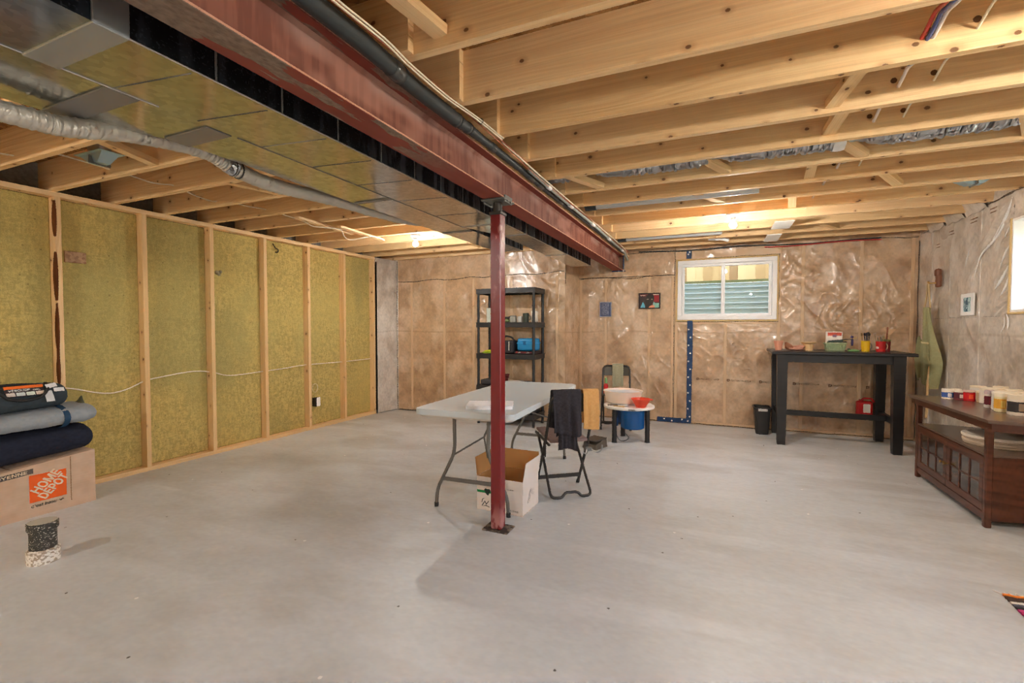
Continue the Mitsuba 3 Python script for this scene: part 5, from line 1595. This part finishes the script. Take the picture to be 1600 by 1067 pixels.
for poly, cc, zz in (([(.012, .012), (.10, .012), (.10, .16), (.012, .18)], (52, 36, 36), .0042), ([(.19, .10), (.278, .09), (.278, .18), (.18, .19)], (150, 40, 46), .0044), ([(.02, .012), (.058, .10), (.09, .03), (.09, .012)], (96, 172, 190), .0046), ([(.18, .012), (.20, .10), (.225, .075), (.278, .08), (.278, .012)], (140, 190, 176), .0046),
                     ([(.085, .012), (.10, .18), (.14, .205), (.20, .19), (.21, .13), (.175, .06), (.15, .012)], (40, 34, 30), .0050), ([(.13, .012), (.16, .045), (.205, .05), (.22, .03), (.21, .012)], (216, 150, 120), .0054), ([(.108, .128), (.122, .142), (.135, .130), (.122, .124)], (176, 166, 150), .0056), ([(.165, .128), (.178, .140), (.188, .128), (.178, .122)], (176, 166, 150), .0056),
                     ([(.02, .182), (.09, .180), (.09, .188), (.02, .19)], (196, 180, 170), .0046), ([(.19, .186), (.275, .186), (.275, .198), (.19, .200)], (216, 190, 176), .0046)):
    part(f1, 'print', on_back(prism(Polygon(poly), .0004, zz), -.997, 1.570), col(*cc, .3))

# ------------------------------------------------------------------ black plastic shelving unit and what is on it
su = thing('shelving_unit', 'five-tier black plastic shelving unit in the alcove', 'shelf')
SX0, SX1, SY0, SY1 = -2.995, -2.145, 5.645, 6.035
lev = (.165, .525, .955, 1.375, 1.828)
for z in lev:
    m = prism(shapely.box(SX0, SY0, SX1, SY1).difference(shapely.box(SX0 + .03, SY0 + .03, SX1 - .03, SY1 - .03)), .062, z - .066)
    s_ = part(su, 'shelf', cat(m, box(SX0 + .02, SX1 - .02, SY0 + .02, SY1 - .02, z - .012, z - .004)), 'shelf_plastic')
    part(s_, 'lip', prism(shapely.box(SX0 - .003, SY0 - .003, SX1 + .003, SY1 + .003).difference(shapely.box(SX0 + .012, SY0 + .012, SX1 - .012, SY1 - .012)), .008, z - .006), 'shelf_plastic')
mat('shelf_plastic', srgb(33, 34, 37), .45)
for x in (SX0 + .022, SX1 - .022):
    for y in (SY0 + .022, SY1 - .022):
        for a, b in zip((0,) + lev[:-1], (lev[0] - .066,) + tuple(z - .066 for z in lev[1:])):
            part(su, 'post', tube([(x, y, a), (x, y, b)], .0185, 14), 'shelf_plastic', 40)


def zs(i):
    return lev[i] + .0025


def item(name, label, cat_, mesh, cc, smooth=False, group=None):
    return solo(name, label, cat_, mesh, col(*cc) if not isinstance(cc, str) else cc, smooth, group)


z = zs(3)
item('wall_tile', 'thin pale upright panel leaning on the second shelf, left of the post', 'panel', cbox(-2.915, -2.70, 5.80, 5.815, z, z + .20, .003), (190, 196, 184, .5))
k = thing('sprayer', 'dark plant sprayer lying on the second shelf', 'sprayer')
part(k, 'body', rbox(-2.64, -2.54, 5.72, 5.79, z, z + .045, .02), col(96, 110, 66, .5), 40)
part(k, 'nozzle', cat(cbox(-2.66, -2.50, 5.73, 5.78, z + .05, z + .075, .005)), col(40, 42, 40, .5))
part(k, 'trigger', cyl((-2.58, 5.755, z + .03), (-2.55, 5.755, z + .08), .008, 8), col(50, 52, 50, .5))
jk = thing('glass_jar', 'clear glass jar on the second shelf', 'jar')
part(jk, 'body', lathe([(0, z), (.045, z), (.048, z + .01), (.048, z + .065), (.040, z + .075), (0, z + .075)], 24, (-2.49, 5.75, 0)), col(150, 150, 140, .2), 40)
part(jk, 'lid', lathe([(0, z + .075), (.042, z + .075), (.042, z + .09), (0, z + .09)], 24, (-2.49, 5.75, 0)), col(120, 120, 116, .3), 40)
tk = thing('tin_can', 'pale tin can on the second shelf beside the dark mug', 'can')
part(tk, 'body', lathe([(0, z), (.038, z), (.038, z + .075), (0, z + .075)], 24, (-2.385, 5.74, 0)), col(190, 188, 182, .3), 40)
part(tk, 'rim', lathe([(.036, z + .073), (.040, z + .073), (.040, z + .079), (.036, z + .079)], 24, (-2.385, 5.74, 0)), 'zinc')
mk = thing('mug', 'dark grey mug on the second shelf of the black unit', 'mug')
part(mk, 'body', lathe([(0, z), (.036, z), (.043, z + .10), (.045, z + .115), (.030, z + .12), (0, z + .12)], 24, (-2.295, 5.72, 0)), col(58, 68, 60, .35), 40)
part(mk, 'handle', tube([(-2.252 + .02 * math.sin(a), 5.72, z + .06 + .03 * math.cos(a)) for a in np.linspace(.1, 3.0, 10)], .006, 8), col(58, 68, 60, .35), True)
ck = thing('bleach_jug', 'white plastic jug at the right end of the second shelf', 'jug')
part(ck, 'body', rbox(-2.275, -2.205, 5.83, 5.95, z, z + .155, .022), col(226, 220, 206, .4), 40)
part(ck, 'cap', cyl((-2.24, 5.89, z + .15), (-2.24, 5.89, z + .185), .018, 14), col(214, 196, 150, .4))
z = zs(2)
for i, (dz, x, w_, cc, lab) in enumerate(((0, -2.90, .25, (150, 176, 40, .5), 'yellow-green folder lying at the bottom left of the third shelf'), (.022, -2.875, .23, (196, 200, 30, .5), 'bright yellow folder lying on the green one'))):
    item('folder', lab, 'folder', cbox(x - .03, x + w_, 5.70, 5.92, z + dz, z + dz + .018, .003), cc)
dk = thing('tool_bag', 'black tool bag with a yellow patch on the third shelf', 'bag')
part(dk, 'body', rbox(-2.67, -2.47, 5.70, 5.92, z, z + .175, .03), col(40, 38, 42, .8), 40)
part(dk, 'patch', cbox(-2.655, -2.595, 5.694, 5.702, z + .05, z + .125, .002), col(232, 160, 40, .6), label='yellow-orange patch')
part(dk, 'handle', tube(fillet([(-2.66, 5.80, z + .16), (-2.64, 5.80, z + .235), (-2.54, 5.80, z + .225), (-2.48, 5.80, z + .16)], .03), .012, 10), col(30, 28, 32, .7), True)
part(dk, 'strap', cbox(-2.535, -2.525, 5.692, 5.70, z + .04, z + .165, .001), col(206, 200, 190, .6))
bk2 = thing('storage_case', 'bright blue plastic case standing on the third shelf', 'case')
part(bk2, 'body', rbox(-2.43, -2.185, 5.73, 5.97, z + .04, z + .205, .03), col(24, 132, 190, .35), 40)
part(bk2, 'lid_band', rbox(-2.434, -2.181, 5.726, 5.974, z + .135, z + .150, .006), col(44, 156, 210, .35), 40)
part(bk2, 'latch', cbox(-2.34, -2.30, 5.722, 5.732, z + .12, z + .17, .003), col(16, 100, 160, .35))
tr = thing('tray', 'dark tray of red and black tools under the blue case', 'tray')
part(tr, 'tray', cbox(-2.45, -2.17, 5.69, 5.99, z, z + .036, .004), col(40, 24, 26, .6))
for i in range(6):
    part(tr, 'tool', tube([(-2.43 + i * .04, 5.688, z + .012), (-2.415 + i * .04, 5.688, z + .03), (-2.40 + i * .04, 5.688, z + .016)], .005, 6), col(*((170, 40, 44, .5), (206, 196, 190, .5), (120, 30, 36, .5))[i % 3]))
z = zs(1)
item('red_plant', 'small dark red dried plant on the fourth shelf behind the post', 'plant', cat(*[moved(trimesh.creation.icosphere(1, .018), (-2.63 + .05 * NR.rand(), 5.72 + .08 * NR.rand(), z + .04 + .10 * NR.rand())) for _ in range(14)] + [cyl((-2.61, 5.76, z), (-2.61, 5.76, z + .08), .006)]), (86, 24, 22, .7))
item('paper_stack', 'pale paper stack on the fourth shelf just above the table edge', 'paper', cbox(-2.66, -2.40, 5.68, 5.90, z, z + .055, .003), (196, 190, 176, .7))
item('cable_coil', 'coil of black cable on the fourth shelf', 'cable', cat(*[tube([(-2.32 + (.10 - .006 * i) * math.cos(a), 5.80 + (.09 - .006 * i) * math.sin(a), z + .012 + .012 * i) for a in np.linspace(0, 6.28, 26)], .008, 6) for i in range(4)]), (34, 34, 38, .5), True)
item('storage_tub', 'dark storage tub on the fourth shelf at its left end', 'tub', rbox(-2.96, -2.72, 5.69, 5.98, z, z + .07, .02), (44, 46, 52, .5), True)
z = zs(0)
item('storage_tub', 'black tub on the lowest shelf under the folding table', 'tub', rbox(-2.95, -2.60, 5.68, 6.0, z, z + .20, .03), (40, 40, 44, .5), True)
kb = thing('toolbox', 'black toolbox with yellow-green latches on the lowest shelf', 'toolbox')
part(kb, 'body', cbox(-2.55, -2.19, 5.70, 5.99, z, z + .19, .012), col(36, 36, 38, .5))
for i, x in enumerate((-2.40, -2.30)):
    part(kb, 'latch', moved(cbox(-.025, .025, -.008, .008, 0, .05, .004), (x, 5.697, z + .055 + .03 * i), 0, 0, 14), col(196, 206, 60, .5), label='yellow-green latch')
part(kb, 'handle', tube(fillet([(-2.46, 5.845, z + .185), (-2.45, 5.845, z + .24), (-2.29, 5.845, z + .24), (-2.28, 5.845, z + .185)], .02), .010, 8), col(30, 30, 32, .5), True)

# ------------------------------------------------------------------ left pile: moving box and three bags
hb = thing('moving_box', 'brown cardboard moving box with an orange logo by the left wall', 'box')
HX0, HX1, HY0, HY1 = -4.715, -4.302, 1.14, 1.955


def hbx(x0, x1, y0, y1, z0, zf0, zf1):
    return hull([(x, y, z0) for x in (x0, x1) for y in (y0, y1)] + [(x, y0, zf0) for x in (x0, x1)] + [(x, y1, zf1) for x in (x0, x1)])


part(hb, 'body', hbx(HX0, HX1, HY0, HY1, 0, .312, .384), 'cardboard')
q = lambda y: .312 + (.384 - .312) * (y - HY0) / (HY1 - HY0)
for (x0, x1, y0, y1, dz) in ((HX1 - .20, HX1, HY0 + .0, 1.50, .004), (HX1 - .20, HX1, 1.505, HY1, .006), (HX0, HX1 - .21, HY0, HY1, .004)):
    part(hb, 'flap', hull([(x0, y0, q(y0)), (x1, y0, q(y0)), (x0, y1, q(y1)), (x1, y1, q(y1)), (x0, y0, q(y0) + dz + .006), (x1, y0, q(y0) + dz), (x0, y1, q(y1) + dz + .006), (x1, y1, q(y1) + dz)]), 'cardboard')
part(hb, 'tape', box(HX1, HX1 + .0006, 1.806, 1.812, .05, .37), 'tape_brown')
mat('tape_brown', srgb(150, 118, 88), .3)
XFc = HX1 + .0008
orange = col(232, 94, 26, .6)


def on_box(m, y, z, d=0.0):
    m = m.copy()
    m.apply_transform(frame_to((XFc + d, y, z), (0, 1, 0), (0, 0, 1)))
    return m


LY, LZ, LS = 1.583, .101, .200
part(hb, 'logo', on_box(box(0, LS, 0, .190, 0, .0008), LY, LZ), orange, label='orange square logo')


def diag(s, h, u, v, w):
    m = text(s, h, .0006, True)
    vv = m.vertices.copy()
    vv[:, 0] *= w / vv[:, 0].max()
    # slanted across the square: reading up to the right, letters upright-sheared
    a = math.radians(43)
    x, y = vv[:, 0].copy(), vv[:, 1].copy()
    x = x - .25 * y
    vv[:, 0], vv[:, 1] = u + x * math.cos(a) - y * math.sin(a) * .8, v + x * math.sin(a) + y * math.cos(a)
    m.vertices = vv
    return cat(*[moved(m, (dx, dy, .00005 * i)) for i, (dx, dy) in enumerate(((0, 0), (.002, .0015), (-.0015, .002)))])


pale = col(222, 196, 166, .6)
part(hb, 'lettering', on_box(diag('HOME', .056, .040, .050, .180), LY, LZ, .0010), pale)
part(hb, 'lettering', on_box(diag('DEPOT', .056, .078, .002, .188), LY, LZ, .0010), pale)
part(hb, 'lettering', on_box(lettering("c'est beau", .020, (0, 0, 0), (1, 0, 0), (0, 1, 0), .0006, True, .15, .135), 1.588, .066), col(44, 36, 32, .6))
part(hb, 'tick', on_box(prism(shapely.LineString([(0, .010), (.008, 0), (.016, .012), (.024, .006)]).buffer(.0022), .0006), 1.742, .070), col(44, 36, 32, .6))
part(hb, 'size_band', on_box(prism(Polygon([(0, .002), (.45, .036), (.45, .070), (0, .036)]), .0008), 1.155, .268), col(86, 78, 74, .6), label='dark grey band with the box size')
m = lettering('BOÎTE MOYENNE', .020, (0, 0, 0), (1, .075, 0), (0, 1, 0), .0006, True, 0, .325)
part(hb, 'lettering', on_box(m, 1.250, .2845, .0009), pale)


def bag_mesh(x0, x1, y0, y1, z0, h0, h1, n=5, wob=.012, ex=3.2, seed=0, tilt=0.0):
    """a stuffed bag lying along y, elliptical section, closed ends"""
    nu, nv = 90, 48

    def fn(u, v):
        a = v * 2 * np.pi
        y = y0 + (y1 - y0) * u
        u = .5 - .5 * np.cos(np.pi * u)
        y = y0 + (y1 - y0) * u
        endf = (1 - np.abs(2 * u - 1) ** 34) ** .5
        endf = np.clip(endf, .02, 1)
        c, s = np.cos(a), np.sin(a)
        r = (np.abs(c) ** ex + np.abs(s) ** ex) ** (-1 / ex)
        h = h0 + (h1 - h0) * u
        xx = (x0 + x1) / 2 + (x1 - x0) / 2 * r * c * (.75 + .25 * endf)
        zc = z0 + tilt * u + h / 2
        zz = zc + h / 2 * r * s * endf
        k = meshkit.fbm(np.stack([c * 1.3 + y * 2 + seed, s * 1.3, y * n], 1), 4, 3) - .5
        k2 = np.abs(meshkit.noise(np.stack([y * 16 + zz * 12, zz * 22 - y * 6, c * 0 + seed], 1)) - .5)
        d = wob * (2.2 * k - 1.0 * (.5 - k2))
        return np.stack([xx + d * c, y, np.maximum(zz + d * s, z0 + tilt * u * .98)], 1)
    m = grid(fn, nu, nv)
    m.merge_vertices()
    if m.volume < 0:
        m.invert()
    return m


b1 = thing('carry_bag', 'dark navy rolled bag lying directly on the moving box', 'bag')
part(b1, 'body', bag_mesh(-4.70, -4.300, 1.05, 1.962, .335, .235, .195, 3, .004, 2.6, 1, .06), 'bag_navy', True)
b2 = thing('carry_bag', 'grey bag with a blue strap between the navy bag and the slate bag', 'bag')
part(b2, 'body', bag_mesh(-4.70, -4.290, 1.05, 1.985, .572, .118, .155, 6, .013, 2.8, 4, .020), 'bag_grey', True)
part(b2, 'strap', thick(grid(lambda u, v: np.stack([-4.495 + .213 * np.cos(v * 2.9 - 1.2), 1.795 + .034 * (u - .5), .655 + .091 * np.sin(v * 2.9 - 1.2)], 1), 3, 26), .003), col(28, 62, 92, .7), True, label='navy blue strap')
part(b2, 'tail', thick(grid(lambda u, v: np.stack([-4.52 + .10 * u, 1.93 + .025 * v, .735 + .06 * v * (1 - np.abs(2 * u - 1)) + .0 * u], 1), 8, 6), .003), col(110, 112, 90, .8), True)
b3 = thing('carry_bag', 'dark slate bag with black handles and a printed label, topmost of the left pile', 'bag')
part(b3, 'body', bag_mesh(-4.69, -4.335, 1.05, 1.83, .692, .205, .165, 4, .006, 3.2, 8, .048), 'bag_slate', True)
XB = -4.331


def on_bag(m, y, z, d=0.0, rx=0):
    m = m.copy()
    m.apply_transform(frame_to((XB + d, y, z), (-.0, 1, 0), (-.5, 0, .866)))
    return m


part(b3, 'label_card', on_bag(cbox(0, .20, 0, .080, -.002, .002, .001), 1.49, .840, .010), col(50, 40, 44, .5), label='printed card with an orange header')
part(b3, 'label_card', on_bag(box(0, .20, .058, .080, .002, .0026), 1.49, .840, .010), col(232, 112, 44, .5))
part(b3, 'lettering', on_bag(lettering('VESCUSP', .015, (0, 0, 0), (1, 0, 0), (0, 1, 0), .0006, True, .1, .11), 1.505, .8745, -.0045), col(232, 228, 224, .5))
part(b3, 'lettering', on_bag(lettering('HAL', .011, (0, 0, 0), (1, 0, 0), (0, 1, 0), .0006, True, .1, .04), 1.63, .8745, -.0045), col(232, 228, 224, .5))
for i in range(4):
    part(b3, 'label_panel', on_bag(box(.004 + i * .05, .048 + i * .05, .004, .030, .002, .0026), 1.49, .840, .010), col(*((216, 206, 196), (206, 214, 212), (214, 222, 210), (220, 204, 190))[i], .5))
part(b3, 'handle', tube(curve([(XB - .05, 1.43, .905), (XB + .012, 1.465, .87), (XB + .022, 1.50, .83), (XB + .026, 1.58, .812), (XB + .024, 1.66, .828), (XB + .014, 1.70, .875), (XB - .025, 1.715, .90), (XB - .08, 1.725, .91)], 8), .0105, 8), col(28, 28, 30, .7), True, label='black webbing handle')
part(b3, 'handle', tube(curve([(XB - .10, 1.46, .905), (XB - .08, 1.50, .915), (XB - .075, 1.58, .915), (XB - .09, 1.69, .905)], 8), .009, 8), col(28, 28, 30, .7), True)
for (y, z, w, h, a) in ((1.712, .805, .045, .085, 0), (1.722, .878, .06, .032, 12), (1.765, .846, .058, .030, -3)):
    m = cbox(-w / 2, w / 2, -h / 2, h / 2, -.0015, .0015, .0006)
    part(b3, 'care_tag', on_bag(moved(m, rz=a), y, z + .02, .008), col(224, 224, 224, .6), label='white care tag')

# ------------------------------------------------------------------ capped drain pipe in the floor, rug
dp = thing('drain_stub', 'short capped black drain pipe standing out of the floor at the left', 'pipe')
cx, cy = -3.444, 1.318
part(dp, 'collar', lathe([(0, 0), (.070, 0), (.071, .072), (.060, .078), (0, .078)], 36, (cx, cy, 0)), 'stub_white', 40, label='plaster-smeared white collar')
part(dp, 'pipe', tube([(cx, cy, .07), (cx, cy, .20)], .058, 32), 'stub_black', 40)
part(dp, 'cap', lathe([(0, .185), (.066, .185), (.067, .19), (.067, .222), (.064, .226), (0, .226)], 36, (cx, cy, 0)), 'stub_black', 40)
part(dp, 'cap_top', lathe([(0, .2262), (.063, .2262), (0, .2272)], 36, (cx, cy, 0)), col(176, 172, 160, .7))
mat('stub_white', proc(lambda p, n, uv: mix(srgb(232, 226, 216), srgb(168, 152, 134), smoothstep(.48, .6, fbm(p.x * 90, p.y * 90, p.z * 90, 3)))), .7)
mat('stub_black', proc(lambda p, n, uv: mix(srgb(46, 44, 40), srgb(206, 200, 190), smoothstep(.64, .74, fbm(p.x * 190 + p.y * 130, p.y * 130, p.z * 190, 2)))), .55)
rg = thing('rug', 'woven striped rug with a white fringe at the right edge of the floor', 'rug')
cols_ = [(224, 128, 50), (84, 58, 46), (70, 56, 50), (226, 216, 206), (84, 84, 96), (52, 46, 50), (198, 72, 128), (176, 44, 100), (214, 120, 140), (120, 88, 74), (60, 44, 42), (206, 130, 100), (90, 60, 50), (224, 200, 170)]
for i in range(40):
    y = 3.012 - i * .024
    cc = cols_[i % 14] if i < 28 else cols_[(i * 5) % 14]
    m = tube([(1.300 - .001 * i + .0 * k + k * .022, y + .002 * math.sin(k * 1.9 + i), .007 + .002 * math.sin(k * 2.2 + i * 1.3)) for k in range(34)], .0125, 6)
    m.vertices[:, 2] = np.clip(m.vertices[:, 2] * .6, .0005, None)
    part(rg, 'stripe', m, col(*cc, .95), True)
for k in range(34):
    x = 1.30 + k * .022
    part(rg, 'fringe', tube(curve([(x, 3.016, .006), (x - .012 + .01 * NR.rand(), 3.030, .005), (x - .03 + .03 * NR.rand(), 3.046 + .01 * NR.rand(), .003)], 3), .0022, 5), col(236, 226, 214, .95), label=None)
# ------------------------------------------------------------------ lamps
def lamp_fixture(name, label, x, y, z, rgb, power, plate=True):
    t = thing(name, label, 'light fixture', 'bare bulb ceiling lamps')
    part(t, 'lamp_holder', lathe([(0, z + .066), (.056, z + .066), (.058, z + .056), (.05, z + .045), (.026, z + .036), (.024, z + .012), (0, z + .012)], 28, (x, y, 0)), 'white_vinyl', 40)
    part(t, 'bulb_neck', lathe([(0, z + .014), (.014, z + .012), (.016, z - .002), (.022, z - .014), (0, z - .014)], 20, (x, y, 0)), 'white_vinyl', 40)
    k = numbered(t + '__bulb')
    s = trimesh.creation.icosphere(2, .032)
    s.apply_translation((x, y, z - .034))
    scene[k] = mikit.ply(s, 'white_vinyl', smooth=True, emitter={'type': 'area', 'radiance': C3([c * power for c in rgb])})
    return t


lamp_fixture('ceiling_lamp', 'glowing warm bare bulb on a white holder under the joists before the window', .134, 4.83, 2.295, (1.0, .94, .84), 150)
lamp_fixture('ceiling_lamp', 'glowing bare bulb under the joists above the left bays', -3.15, 4.47, 2.295, (1.0, .98, .93), 140)
lamp_fixture('ceiling_lamp', 'unseen fill bulb added under the joists behind the camera on the right of the beam', .9, -1.3, 2.295, (1.0, .95, .86), 90)  # unseen bulb, added as fill for the near right
lamp_fixture('ceiling_lamp', 'unseen fill bulb added under the joists behind the camera on the left of the beam', -3.4, -.9, 2.295, (1.0, .95, .86), 240)  # extra bulb out of view, lifts the left side
lamp_fixture('ceiling_lamp', 'unseen fill bulb added under the joists by the near part of the right wall', 1.45, 1.55, 2.295, (1.0, .95, .86), 215)  # added out of view to brighten the right floor
